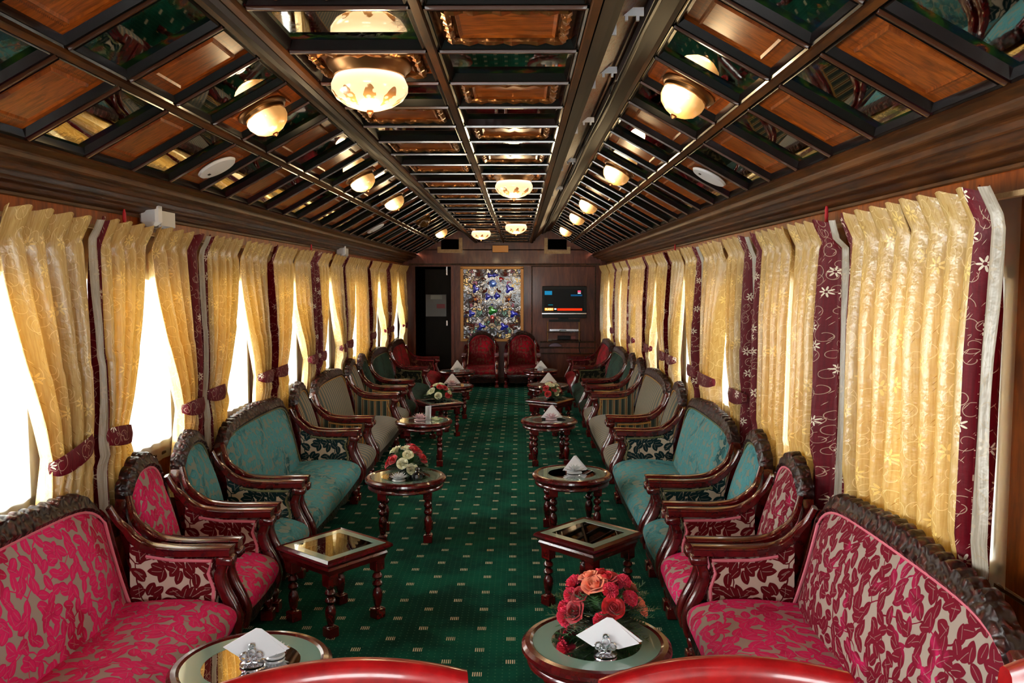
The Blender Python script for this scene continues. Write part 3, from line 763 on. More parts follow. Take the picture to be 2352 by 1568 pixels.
def blob(cx_, cy_, rx, ry, k=0, amp=0., n=24, rot=0.):
    return [(cx_ + rx * (1 + amp * math.cos(k * a)) * math.cos(a + rot), cy_ + ry * (1 + amp * math.cos(k * a)) * math.sin(a + rot)) for a in (2 * PI * i / n for i in range(n))]
PX = lambda x, y: (1040 + x / 5.227, 600 + y / 5.227)
for (x, y, rx, ry, k, amp, col) in ((480, 265, 9, 8.5, 8, .10, 'lightblue'), (450, 170, 7, 4.5, 3, .3, 'blue'), (510, 165, 6, 4.5, 3, .3, 'blue'), (580, 215, 5.5, 5, 3, .2, 'red'), (370, 215, 5.5, 4, 3, .2, 'maroon'),
        (475, 590, 10, 9, 3, .25, 'green'), (475, 690, 5.8, 9, 0, 0, 'red'), (275, 330, 7, 8, 3, .4, 'blue'), (675, 330, 8, 8, 3, .4, 'blue'), (420, 420, 6, 7, 3, .35, 'blue'), (535, 415, 5.5, 7, 3, .35, 'blue'),
        (275, 455, 9, 8, 5, .3, 'maroon'), (675, 455, 9, 8, 5, .3, 'maroon'), (225, 625, 6.5, 7, 3, .35, 'blue'), (728, 628, 7.5, 7, 3, .35, 'blue'), (345, 780, 7, 6.5, 3, .4, 'blue'), (612, 780, 8, 7, 3, .4, 'blue'), (220, 800, 6, 4, 3, .3, 'maroon'), (740, 800, 6, 4, 3, .3, 'maroon')):
    cx_, cy_ = PX(x, y); flat_shape(blob(cx_, cy_, rx, ry, k, amp), 'petal_cluster', SGM[col], sg)
for (x, y) in ((275, 455), (675, 455)):
    cx_, cy_ = PX(x, y); flat_shape(blob(cx_, cy_, 3, 3), 'flower_heart', SGM['amber'], sg, YB - .056, YB - .04)
# lead scrolls, mirrored about the middle
def spiral(x, y, r, turns, a0, sgn):
    out = []
    for i in range(15):
        t = i / 14; rr = r * (1 - .8 * t); a = a0 + sgn * 2 * PI * turns * t
        out.append((x + rr * math.cos(a) - r * math.cos(a0), y + rr * math.sin(a) - r * math.sin(a0)))
    return out
mid = 475; lead = plain('lead scroll', srgb(46, 22, 12), .3, .2, Coat_Weight=.6)
for (x, y, r, tn, a0) in ((470, 120, 70, .8, 1.6), (400, 130, 60, .9, 3.), (300, 130, 60, .9, 3.), (200, 140, 60, .9, 2.), (430, 340, 75, .9, .2), (330, 300, 60, .9, 2.5), (200, 260, 70, .9, 1.), (160, 400, 60, .9, 4.), (360, 520, 90, .9, 5.),
        (470, 470, 80, .6, 4.4), (300, 560, 70, .9, .5), (190, 520, 60, .9, 2.5), (430, 640, 60, .8, 1.), (340, 680, 75, .9, 3.6), (240, 720, 65, .9, .6), (170, 660, 55, .9, 5.), (430, 780, 60, .9, 2.), (300, 850, 75, .9, 4.), (180, 860, 60, .9, .5), (460, 870, 60, .9, 3.3)):
    for q in (1, -1):
        pp = [(mid + q * (X_ - mid), Y_) for X_, Y_ in spiral(x, y, r, tn, a0, 1)]
        sm = MB().tube([(B(*PX(*p))[0], YB - .042, B(*PX(*p))[1]) for p in pp if 110 < p[0] < 845 and 75 < p[1] < 930], .0075, 6)
        if len(sm.v) > 8: sm.build('lead_scroll', lead, sg, mat=loc)

# --- television, shelf and players
tv = empty('television', (B(1296, 735)[0], YB, B(1296, 735)[1])); tag(tv, 'black flat television mounted on the end wall, screen showing a red news bar', 'television')
tl = Matrix.Translation(-tv.location)
m = MB(); xa, za, xb, zb = wrect(m, 1245, 657, 1346, 729, .08, .15, 0, .006); m.build('body', M['black'], tv, mat=tl, smooth=False)
m = MB(); p = B(1250, 712, YB - .15); q = B(1341, 663, YB - .15)
def scr(px0, py0, px1, py1, t, name, mat):
    (a, b), (c, d) = B(px0, py1, YB - t), B(px1, py0, YB - t)
    m = MB().box((a, YB - t - .001, b), (c, YB - t, d)); return m.build(name, mat, tv, smooth=False, mat=tl)
E_ = lambda n, c, s: (lambda t: t.done(t.n('Emission', None, Color=srgb(*c), Strength=s)))(NT(n))
scr(1250, 663, 1341, 714, .152, 'screen', plain('dark screen', srgb(2, 3, 8), .35, 0, Specular_IOR_Level=.15))
scr(1251, 707, 1271, 713, .155, 'news_tag', E_('orange light', (240, 130, 20), 1.2)); scr(1273, 708, 1278, 711, .155, 'white_caption', E_('white light', (220, 200, 200), 1.))
scr(1280, 708, 1337, 713, .155, 'news_bar', E_('red light', (225, 40, 12), 1.1)); scr(1251, 668, 1268, 677, .155, 'blue_graphic', E_('cyan light', (30, 120, 160), .7))
scr(1311, 676, 1337, 680, .155, 'blue_strip', E_('blue light', (14, 60, 90), .9)); scr(1327, 667, 1334, 671, .155, 'channel_mark', E_('pink light', (220, 60, 90), 1.2)); scr(1327, 672, 1334, 674, .155, 'channel_caption', E_('pale light', (190, 210, 215), 1.))
scr(1259, 699, 1270, 701, .155, 'small_caption', E_('dim cyan', (20, 90, 100), .8))
# lettering of the news tag
fc = bpy.data.curves.new('tag_lettering', 'FONT'); fc.body = 'FLASH'; fc.size = .042; fc.extrude = .0005; fc.align_x = 'CENTER'; fc.align_y = 'CENTER'
fo = bpy.data.objects.new('tag_lettering', fc); COL.objects.link(fo); fo.parent = tv; a_ = B(1261, 710, YB - .157); fo.location = (a_[0] - tv.location.x, -.158, a_[1] - tv.location.z); fo.rotation_euler = (PI / 2, 0, 0)
fc.materials.append(E_('white letters', (255, 240, 200), 1.2))
bpy.context.view_layer.update(); me = bpy.data.meshes.new_from_object(fo); mx_ = (fo.location.copy(), fo.rotation_euler.copy()); bpy.data.objects.remove(fo)
fo = bpy.data.objects.new('news_tag_lettering', me); COL.objects.link(fo); fo.parent = tv; fo.location, fo.rotation_euler = mx_
m = MB(); wrect(m, 1244, 718, 1345, 720, .148, .156, 0); m.build('silver_strip', M['silver'], tv, mat=tl, smooth=False)
m = MB(); wrect(m, 1282, 727, 1305, 738, .02, .10); wrect(m, 1260, 733, 1330, 738, .0, .16); m.build('bracket', M['black'], tv, mat=tl, smooth=False)
sh = empty('wall_shelf_unit', (B(1294, 782)[0], YB, B(1294, 782)[1])); tag(sh, 'glass shelf rack with brass posts on the wall under the television', 'shelf'); sl = Matrix.Translation(-sh.location)
for (y0_, y1_) in ((759, 761), (778, 780)):
    m = MB(); wrect(m, 1256, y0_, 1332, y1_, 0, .2); m.build('shelf', M['table_glass'], sh, smooth=False, mat=sl)
for px in (1257, 1329):
    m = MB(); a_ = B(px, 782); b_ = B(px, 738)
    for yy in (.03, .19): m.tube([(a_[0], YB - yy, a_[1]), (a_[0], YB - yy, b_[1])], .008, 8)
    m.build('post', M['brass'], sh, mat=sl)
m = MB(); wrect(m, 1261, 754, 1327, 759, .03, .18, 0, .003)
o = m.build('disc_player', M['silver'], smooth=False); tag(o, 'slim silver disc player on the upper shelf under the television', 'disc player')
m = MB(); wrect(m, 1284, 755.5, 1299, 757.5, .18, .183); m.build('disc_tray', M['black'], o, smooth=False)
m = MB(); wrect(m, 1280, 770, 1308, 778, .05, .17, 0, .003); o = m.build('set_top_box', M['black'], smooth=False); tag(o, 'small black box on the lower shelf under the television', 'box')
m = MB(); wrect(m, 1310, 770, 1320, 777, .06, .15, 0, .003); o = m.build('remote_receiver', plain('dull red box', srgb(120, 40, 26), .4), smooth=False); tag(o, 'small red brown box beside the black box on the lower shelf', 'box')
m = MB(); P_ = [B(1330, 742), B(1329, 760), B(1331, 780), B(1330, 800), B(1333, 812)]; m.tube(catmull([(p[0], YB - .012, p[1]) for p in P_]), .008, 6); o = m.build('power_cable', M['black']); tag(o, 'black cable hanging down the wall from the television shelf', 'cable')
m = MB(); a_ = B(1275, 795); m.loft([[(a_[0] + r * 1.9 * math.cos(t_), YB - .02 - .03 * k, a_[1] + r * max(0, math.sin(t_))) for t_ in [i * PI / 9 for i in range(10)]] for k, r in ((0, .055), (1, .05))], caps=True); o = m.build('folded_cap', plain('lilac paper', srgb(120, 100, 116), .6)); tag(o, 'small pale lilac folded cap lying on the wall ledge under the shelves', 'cap')

# ------------------------------------------------------------------ turned legs
def leg_profile(h, r, style='table'):
    z = lambda f: f * h
    return [(r * .62, z(.0)), (r * .62, z(.0)), (r * .5, z(.02)), (r * .72, z(.10)), (r * .95, z(.30)), (r * .98, z(.38)), (r * .8, z(.48)), (r * .5, z(.535)), (r * .5, z(.55)), (r * .85, z(.585)), (r * 1.0, z(.64)), (r * .85, z(.695)), (r * .5, z(.73)),
            (r * .5, z(.745)), (r * .85, z(.78)), (r * 1.0, z(.835)), (r * .85, z(.89)), (r * .55, z(.93)), (r * .75, z(1.))]
def leg_mb(m, x, y, z0, z1, r, foot, top):
    m.box((x - r * 1.05, y - r * 1.05, z0), (x + r * 1.05, y + r * 1.05, z0 + foot), 0, .004)
    m.lathe([(a, b) for a, b in leg_profile(z1 - z0 - foot - top, r)], (x, y, z0 + foot), 16)
    if top > 0: m.box((x - r * 1.02, y - r * 1.02, z1 - top), (x + r * 1.02, y + r * 1.02, z1), 0, .004)
    return m

# ------------------------------------------------------------------ upholstered seats
ARM_Z = .53
def make_seat(kind, w_, fab, fab_seat, fab_arm, gimp, crest_w=None):
    crest_w = crest_w or (.066 if kind == 'sofa' else .052)
    root = empty('armchair' if kind == 'chair' else 'sofa'); hw = w_ / 2; sofa = kind == 'sofa'
    G = M[gimp]
    # seat cushion
    prof = catmull([(.10, .20), (.09, .30), (.20, .325), (.36, .335), (.47, .325), (.545, .295), (.565, .25), (.55, .205)], 4)
    ys = [-hw + .045 + (w_ - .09) * i / 24 for i in range(25)]
    rings = []
    for y in ys:
        e = 1 - abs(y) / (hw - .045); k = min(1., .82 + 3.0 * e) if e < .06 else 1.
        bow = .012 * math.cos(y / hw * PI / 2)
        rings.append([(.10 + (x - .10) * (k * .12 + .88) + bow * (x > .4), y, .20 + (z - .20) * k) for x, z in prof])
    m = MB(); L = [0.]
    for a, b in zip(prof[:-1], prof[1:]): L.append(L[-1] + math.hypot(a[0] - b[0], a[1] - b[1]))
    m.loft(rings, caps=False, closed=False, uv=lambda i, j: (ys[i] + .3, L[j]))
    m.add([r for r in rings[0]], [tuple(range(len(prof)))], 0, [(0, 0)] * len(prof)); m.add([r for r in rings[-1]], [tuple(range(len(prof)))[::-1]], 0, [(0, 0)] * len(prof))
    m.build('seat', M[fab_seat], root, angle=60)
    # back outline
    ztop = .735 if sofa else .745; drop = .10 if sofa else .10; p_ = 7. if sofa else 3.2
    in0 = hw - .072; in1 = hw - (.078 if sofa else .088)
    zb = .27
    def zt(s): return ztop + (.012 * math.cos(s * PI / 2) if sofa else .03 * math.cos(s * PI / 2)) - drop * abs(s) ** p_
    def xb(t): return lerp(.145, .045, t ** .8)
    def pt(s, t, bulge=True):
        y = s * lerp(in0, in1, sstep(t * 1.3)) ; z = lerp(zb, zt(s), t)
        b = .055 * max(0., (1 - abs(s) ** 5)) * math.sin(PI * min(1., (t * .9 + .12))) ** .7 if bulge else -.02
        return (xb(t) + b, y, z)
    m = MB(); nu = 24
    S = lambda u: math.sin((u - .5) * PI) if sofa is None else (u * 2 - 1)
    def bf(u, v):
        s = u * 2 - 1; return pt(s, v)
    m.grid(bf, nu, 14, uv=lambda u, v: (u * w_ * .96 + .1, v * .5 + .37), flip=False)
    m.grid(lambda u, v: pt(u * 2 - 1, v, False), nu, 14, uv=lambda u, v: (u * w_, v * .5), flip=True)
    m.build('backrest', M[fab], root, angle=60)
    # outline for piping and crest
    def outline(n=44):
        out = []
        for i in range(9): out.append(pt(-1, i / 9 * .92 + .05, False))
        for i in range(n + 1):
            s = -1 + 2 * i / n; out.append(pt(s, .985, False))
        for i in range(8, -1, -1): out.append(pt(1, i / 9 * .92 + .05, False))
        return out
    ol = outline()
    m = MB(); m.tube([(x + .028, y, z) for x, y, z in ol], .007, 6); m.build('piping', G, root)
    # crest: carved band with scalloped edge
    idx = [i for i, p in enumerate(ol) if p[2] > .60]; cr = [ol[i] for i in idx]
    m = MB(); inner = []; outer = []; acc = 0.
    for i, p in enumerate(cr):
        a, b = Vector(cr[max(0, i - 1)]), Vector(cr[min(len(cr) - 1, i + 1)]); d = (b - a); nrm = Vector((0, -d.z, d.y)).normalized()
        if nrm.z < 0 and abs(nrm.z) > .3: nrm = -nrm
        if abs(nrm.z) <= .3 and nrm.y * p[1] < 0: nrm = -nrm
        inner.append((Vector(p), nrm))
    fine = []
    for i in range(len(inner) - 1):
        for k in range(4):
            t = k / 4; fine.append((inner[i][0].lerp(inner[i + 1][0], t), inner[i][1].lerp(inner[i + 1][1], t).normalized()))
    tot = 0; last = None; LN = [0.]
    for i in range(1, len(fine)): LN.append(LN[-1] + (fine[i][0] - fine[i - 1][0]).length)
    total = LN[-1]; nsc = max(9, int(total / (.055 if sofa else .05)))
    rings = []
    for i, (p, n_) in enumerate(fine):
        t = LN[i] / total; fade = sstep(min(t, 1 - t) * 7)
        sc_ = abs(math.sin(PI * nsc * t)) ** .6
        wid = crest_w * (.42 + .58 * fade) * (.82 + .24 * sc_ * fade) + (.018 * math.exp(-((t - .5) * 7) ** 2))
        x0 = p.x - .022; ring = []
        for (a, hx) in ((-.006, .0), (-.006, .050), (.25 * wid, .060 + .004 * sc_), (.6 * wid, .054 - .006 * sc_), (.92 * wid, .044), (wid, .030), (wid, .0)):
            q = p + n_ * a; ring.append((x0 + hx, q.y, q.z))
        rings.append(ring)
    m.loft(rings, caps=True); m.build('crest_rail', M['carved'], root, angle=50)
    for s in (-1, 1):
        st = [p for p in (ol[:14] if s < 0 else ol[-14:]) if .28 < p[2] < .68]
        st = sorted(st, key=lambda p: p[2]); m = MB(); m.tube([(x + .006, y + s * .018, z) for x, y, z in st], .02, 12, flat=(.042, .050)); m.build('back_stile', M['mahogany'], root, angle=50)
    # back board behind upholstery
    m = MB(); m.grid(lambda u, v: (pt(u * 2 - 1, v, False)[0] - .012, pt(u * 2 - 1, v)[1] * 1.05, pt(u * 2 - 1, v)[2]), 12, 8, flip=True); m.grid(lambda u, v: (pt(u * 2 - 1, v, False)[0] - .004, pt(u * 2 - 1, v)[1] * 1.05, pt(u * 2 - 1, v)[2]), 12, 8)
    m.build('back_board', M['mahogany'], root)
    for s in (-1, 1):
        y = s * (hw - .034)
        path = catmull([(.535, y, ARM_Z - .022), (.42, y, ARM_Z - .024), (.30, y, ARM_Z - .024), (.205, y, ARM_Z - .010), (.15, s * lerp(hw - .034, in1 + .045, .35), ARM_Z + .022), (.112, s * lerp(hw - .034, in1 + .055, .8), ARM_Z + .06), (.085, s * (in1 + .036), .63), (.062, s * (in1 + .016), .69)], 5)
        rad = [1.] * 10 + [lerp(1., .5, sstep(i / (len(path) - 11))) for i in range(len(path) - 10)]
        m = MB(); m.tube(path, .02, 16, flat=(.062, .042), rad=rad)
        # lip along the top edges
        m.tube([(p[0] + .004, p[1], p[2] + .014) for p in path[:14]], .02, 12, flat=(.070, .012))
        m.build('armrest', M['mahogany'], root, angle=50)
        # arm panel
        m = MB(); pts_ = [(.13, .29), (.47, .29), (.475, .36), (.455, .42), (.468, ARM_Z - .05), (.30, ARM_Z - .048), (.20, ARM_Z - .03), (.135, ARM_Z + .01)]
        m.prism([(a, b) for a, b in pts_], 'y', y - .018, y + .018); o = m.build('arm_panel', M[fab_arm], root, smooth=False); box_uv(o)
        m = MB()
        for q in (-1, 1): m.tube([(.462, y + q * .019, .30), (.466, y + q * .019, .36), (.446, y + q * .019, .42), (.46, y + q * .019, ARM_Z - .058), (.30, y + q * .019, ARM_Z - .056), (.20, y + q * .019, ARM_Z - .04)], .007, 6)
        m.build('arm_piping', G, root)
        path = catmull([(.512, y, ARM_Z - .04), (.497, y, ARM_Z - .09), (.487, y, .40), (.505, y, .34), (.54, y, .27), (.552, y, .22), (.54, y, .16)], 5)
        m = MB(); m.tube(path, .02, 16, flat=(.046, .042), rad=[1.25 if i < 3 else (.95 if i < 8 else 1.05) for i in range(len(path))]); m.box((.48, y - .030, ARM_Z - .078), (.545, y + .030, ARM_Z - .040), 0, .006)
        m.build('arm_post', M['mahogany'], root, angle=50)
        for lx in (.505, .10):
            m = leg_mb(MB(), lx, y * (1 if lx > .3 else .93), 0, .165, .027, .05, .0); m.build('leg', M['mahogany'], root)
    # seat rail with a wavy lower edge
    m = MB(); n = 40; rings = []
    for i in range(n + 1):
        y = lerp(-hw + .01, hw - .01, i / n); dz = .012 * math.cos(i / n * PI * (8 if sofa else 4)); x = .545 + .012 * math.cos(y / hw * PI / 2)
        rings.append([(x - .03, y, .16 + dz), (x, y, .155 + dz), (x + .008, y, .175), (x, y, .205), (x - .03, y, .205)])
    m.loft(rings, caps=True)
    for s in (-1, 1): m.box((.06, s * (hw - .03) - .018, .16), (.55, s * (hw - .03) + .018, .285))
    m.box((.05, -hw + .03, .16), (.09, hw - .03, .27)); m.box((.07, -hw + .03, .19), (.53, hw - .03, .202))
    m.build('seat_rail', M['carved'], root, angle=50)
    return root

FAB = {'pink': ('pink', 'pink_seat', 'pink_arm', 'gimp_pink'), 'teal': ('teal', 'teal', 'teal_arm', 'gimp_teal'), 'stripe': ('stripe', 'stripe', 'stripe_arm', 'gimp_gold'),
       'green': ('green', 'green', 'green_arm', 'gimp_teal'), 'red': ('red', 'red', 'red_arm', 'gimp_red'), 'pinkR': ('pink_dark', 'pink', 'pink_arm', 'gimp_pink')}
DESC = {'pink': 'pink leaf-patterned velvet', 'teal': 'teal leaf-patterned velvet', 'stripe': 'olive striped', 'green': 'dark green leaf-patterned velvet', 'red': 'crimson velvet'}
seat_protos = {}
def seat(side, kind, col, y0, y1, label, key=None):
    k = (kind, key or col, round(y1 - y0, 2)); fab = FAB[key or col]
    if k not in seat_protos: r = seat_protos[k] = make_seat(kind, y1 - y0 - .012, fab[0], fab[1], fab[2], fab[3])
    else: r = copy_tree(seat_protos[k])
    r.location = (side * 1.455, (y0 + y1) / 2, 0); r.rotation_euler = (0, 0, 0 if side < 0 else PI)
    tag(r, label, 'armchair' if kind == 'chair' else 'sofa', ('armchairs' if kind == 'chair' else 'sofas') + ' along the coach windows')
    return r
LW, RW_ = 'left windows', 'right windows'
rowsL = [('sofa', 'pink', 1.78, 3.23), ('chair', 'pink', 3.25, 3.77), ('chair', 'teal', 3.79, 4.32), ('sofa', 'teal', 4.34, 5.79), ('chair', 'stripe', 5.81, 6.36), ('sofa', 'stripe', 6.38, 7.70), ('chair', 'stripe', 7.72, 8.27), ('chair', 'green', 8.29, 8.84), ('sofa', 'green', 8.86, 10.28), ('sofa', 'red', 10.32, 11.74)]
rowsR = [('sofa', 'pink', 1.80, 3.25), ('chair', 'pink', 3.27, 3.80), ('chair', 'teal', 3.82, 4.35), ('sofa', 'teal', 4.37, 5.82), ('chair', 'stripe', 5.84, 6.40), ('sofa', 'stripe', 6.42, 7.80), ('chair', 'stripe', 7.82, 8.37), ('chair', 'green', 8.39, 8.92), ('sofa', 'green', 8.94, 10.38), ('sofa', 'red', 10.40, 11.78)]
LABL = {('sofa', 'pink'): 'pink leaf-patterned velvet sofa, with painted-in sheen, on the {} side nearest the camera', ('chair', 'pink'): 'pink velvet armchair beside the pink sofa on the {} side', ('chair', 'teal'): 'teal leaf-patterned armchair between pink armchair and teal sofa, {} row',
        ('sofa', 'teal'): 'teal leaf-patterned velvet sofa along the {} windows', ('sofa', 'stripe'): 'olive striped sofa between two striped armchairs, {} row', ('chair', 'green'): 'dark green armchair next to the green sofa, {} row',
        ('sofa', 'green'): 'dark green velvet sofa far down the {} row', ('sofa', 'red'): 'crimson velvet sofa at the far end of the {} row'}
for side, rows, nm in ((-1, rowsL, 'left'), (1, rowsR, 'right')):
    st = 0
    for (kind, col, a, b) in rows:
        if (kind, col) == ('chair', 'stripe'):
            lab = ('olive striped armchair between teal sofa and striped sofa, %s row' if st == 0 else 'olive striped armchair between striped sofa and green armchair, %s row') % nm; st += 1
        else: lab = LABL[(kind, col)].format(nm)
        if side > 0 and col == 'pink' and kind == 'sofa': lab = 'pink sofa with dark maroon leaves on the right side nearest the camera'
        seat(side, kind, col, a, b, lab, 'pinkR' if (side > 0 and col == 'pink') else None)
# two armchairs against the end wall, facing down the coach
for k, px in enumerate((1105, 1201)):
    if k == 0: r0 = make_seat('chair', .56, *FAB['red']); r = r0
    else: r = copy_tree(r0)
    X_ = -.355 + k * .63; r.location = (X_, 12.78, 0); r.rotation_euler = (0, 0, -PI / 2)
    tag(r, 'crimson armchair against the end wall, ' + ('the one nearer the doorway' if k == 0 else 'the one nearer the television'), 'armchair', 'crimson armchairs below the stained glass')

# ------------------------------------------------------------------ tables
TH = .362; TR = .384
def round_table(loc, label, rot=0.):
    r = empty('round_table', loc, rot)
    DZ = TR - TH
    m = MB(); m.lathe([(.195, .335 + DZ), (.213, .335 + DZ), (.213, .357 + DZ), (.222, .362 + DZ), (.238, .360 + DZ), (.249, .350 + DZ), (.251, .338 + DZ), (.244, .328 + DZ), (.232, .322 + DZ), (.228, .312 + DZ), (.233, .304 + DZ), (.233, .296 + DZ), (.225, .290 + DZ), (.195, .290 + DZ), (.195, .335 + DZ)], seg=56)
    m.build('table_rim', M['mahogany'], r, angle=35)
    m = MB(); m.lathe([(.150, .3575 + DZ), (.2125, .3575 + DZ), (.2125, .351 + DZ), (.150, .351 + DZ), (.150, .3575 + DZ)], seg=56); m.build('frosted_band', M['greytop'], r, angle=30)
    m = MB(); m.lathe([(.0, .3568 + DZ), (.150, .3568 + DZ), (.150, .352 + DZ), (.0, .352 + DZ)], seg=48); m.build('glass_top', M['table_glass'], r, angle=30)
    for k in range(4):
        a = PI / 4 + k * PI / 2 + .1; m = leg_mb(MB(), .193 * math.cos(a), .193 * math.sin(a), 0, .30 + DZ, .026, .05, .055); m.build('leg', M['mahogany'], r)
    tag(r, label, 'table', 'round glass-topped tables'); return r
def square_table(loc, rot, label, s=.378):
    r = empty('square_table', loc, rot); h = s / 2
    def sq(m, segs):
        rings = [[(-a, -a, z), (a, -a, z), (a, a, z), (-a, a, z)] for a, z in segs]; m.loft(rings, caps=False); return m
    m = MB(); sq(m, [(h - .05, .335), (h - .022, .335), (h - .022, .357), (h - .012, .362), (h, .352), (h + .002, .342), (h - .012, .328), (h - .020, .322), (h - .016, .312), (h - .022, .300), (h - .026, .285), (h - .055, .285), (h - .05, .335)])
    m.build('table_rim', M['mahogany'], r, angle=20)
    m = MB(); sq(m, [(h - .062, .3585), (h - .0225, .3585), (h - .0225, .352), (h - .062, .352), (h - .062, .3585)]); m.build('frosted_band', M['greytop'], r, smooth=False)
    m = MB(); m.box((-(h - .062), -(h - .062), .352), (h - .062, h - .062, .3578)); m.build('glass_top', M['table_glass'], r, smooth=False)
    for sx in (-1, 1):
        for sy in (-1, 1):
            m = leg_mb(MB(), sx * (h - .052), sy * (h - .052), 0, .30, .025, .048, .07); m.build('leg', M['mahogany'], r)
    tag(r, label, 'table', 'square glass-topped tables'); return r
def T(name, p): return Vector((p[0], p[1], TH))
TL0 = (-.615, 2.49, 0); TL1 = (-.632, 3.735, 0); TL2 = (-.475, 5.0, 0); TL3 = (-.605, 7.08, 0); TL4 = (-.60, 8.40, 0); TL5 = (-.555, 9.56, 0); TL6 = (-.62, 11.15, 0)
TR0 = (.485, 2.66, 0); TR1 = (.565, 3.925, 0); TR2 = (.56, 5.09, 0); TR3 = (.490, 7.12, 0); TR4 = (.56, 8.55, 0); TR5 = (.57, 9.65, 0); TR6 = (.525, 11.3, 0)
proto_r = round_table(TL0, 'round glass-topped mahogany table beside the left pink sofa'); proto_s = square_table(TL1, math.radians(51), 'square glass-topped table at the corner of the left pink armchair')
for p, lab, g in ((TL2, 'round table carrying red and white roses beside the left teal sofa', 0), (TL3, 'round table with pink crystal lotus beside the left striped sofa', 0), (TL5, 'round table behind the rose-topped square table on the left', 0), (TL6, 'round table in front of the left crimson sofa', 0),
                  (TR0, 'round table with pink roses by the right pink sofa', 0), (TR2, 'round table with napkins beside the right teal sofa', 0), (TR3, 'round table with pink crystal lotus beside the right striped sofa', 0), (TR5, 'round table behind the rose-topped square table on the right', 0), (TR6, 'round table in front of the right crimson sofa', 0)):
    c = copy_tree(proto_r); c.location = p; c['label'] = lab
for p, rz, lab in ((TR1, 46, 'bare square glass-topped table beside the right teal armchair'), (TL4, 30, 'square table carrying a rose bowl on the left'), (TR4, 58, 'square table carrying a rose bowl on the right')):
    c = copy_tree(proto_s); c.location = p; c.rotation_euler = (0, 0, math.radians(rz)); c['label'] = lab

# ------------------------------------------------------------------ flowers
def rose_mesh(col_mat, name='rose', ruffle=0.):
    m = MB()
    if ruffle:      # carnation: many frilled petals fanning from the centre
        for k, (n, el) in enumerate(((5, 1.45), (7, 1.15), (8, .8), (9, .45), (9, .1))):
            for q in range(n):
                a0 = 2 * PI * q / n + k * .7
                def fn(u, v, a0=a0, el=el, k=k):
                    w_ = (u - .5) * .016 * (.3 + v); e2 = el + .12 * math.sin(u * 19 + k + a0 * 3) * v; r_ = .004 + .021 * v
                    x, z = r_ * math.cos(e2), r_ * math.sin(e2)
                    z += .0022 * math.sin(u * 25 + a0 * 5) * v * v
                    return (x * math.cos(a0) - w_ * math.sin(a0), x * math.sin(a0) + w_ * math.cos(a0), z)
                m.grid(fn, 8, 4)
        m.lathe([(.0, -.022), (.006, -.018), (.009, -.004), (.012, .004), (.0, .008)], seg=8)
        return m.build(name, col_mat, None, angle=70)
    for k, (r, h, n, lean) in enumerate(((.005, .024, 2, -.10), (.009, .026, 3, -.04), (.013, .026, 4, .06), (.017, .024, 5, .22), (.020, .020, 5, .50))):
        for q in range(n):
            a0 = 2 * PI * q / n + k * 1.1; wd = 2 * PI / n * .62
            def fn(u, v, r=r, h=h, a0=a0, wd=wd, ln=lean, k=k):
                a = a0 + (u - .5) * 2 * wd; s_ = math.sin(min(1., v * 1.25) * PI / 2)
                rr = r * (.30 + .70 * s_) + h * ln * v * v + .0015 * (u - .5)
                if k > 2: rr += .004 * max(0, v - .75) * 4
                return (rr * math.cos(a), rr * math.sin(a), h * v * (1 - .30 * (2 * u - 1) ** 2 * v) - (.003 * max(0, v - .8) * 5 if k > 2 else 0) - .008)
            m.grid(fn, 7, 6)
    m.lathe([(.0, -.012), (.007, -.010), (.012, -.002), (.008, .006), (.0, .008)], seg=8)
    return m.build(name, col_mat, None, angle=80)
def flower_mat(name, a, b):
    t = NT(name); f = t.step(t.noise(t.coord(), 60, 2).outputs[0], .35, .65)
    return t.done(t.bsdf(Base_Color=t.mix(f, a, b), Roughness=.6, Subsurface_Weight=.0, Sheen_Weight=.2))
FM = {'red': flower_mat('red rose petals', srgb(214, 16, 34), srgb(170, 6, 20)), 'cream': flower_mat('cream rose petals', srgb(244, 240, 214), srgb(226, 226, 180)), 'pink': flower_mat('pink carnation petals', srgb(240, 56, 96), srgb(226, 30, 70)),
      'peach': flower_mat('peach rose petals', srgb(248, 160, 124), srgb(240, 120, 90)), 'crimson': flower_mat('crimson rose petals', srgb(176, 8, 30), srgb(130, 4, 16))}
M['fern'] = flower_mat('fern green', srgb(26, 72, 28), srgb(60, 116, 44)); M['stem'] = plain('stem green', srgb(50, 96, 40), .5)
rose_protos = {}
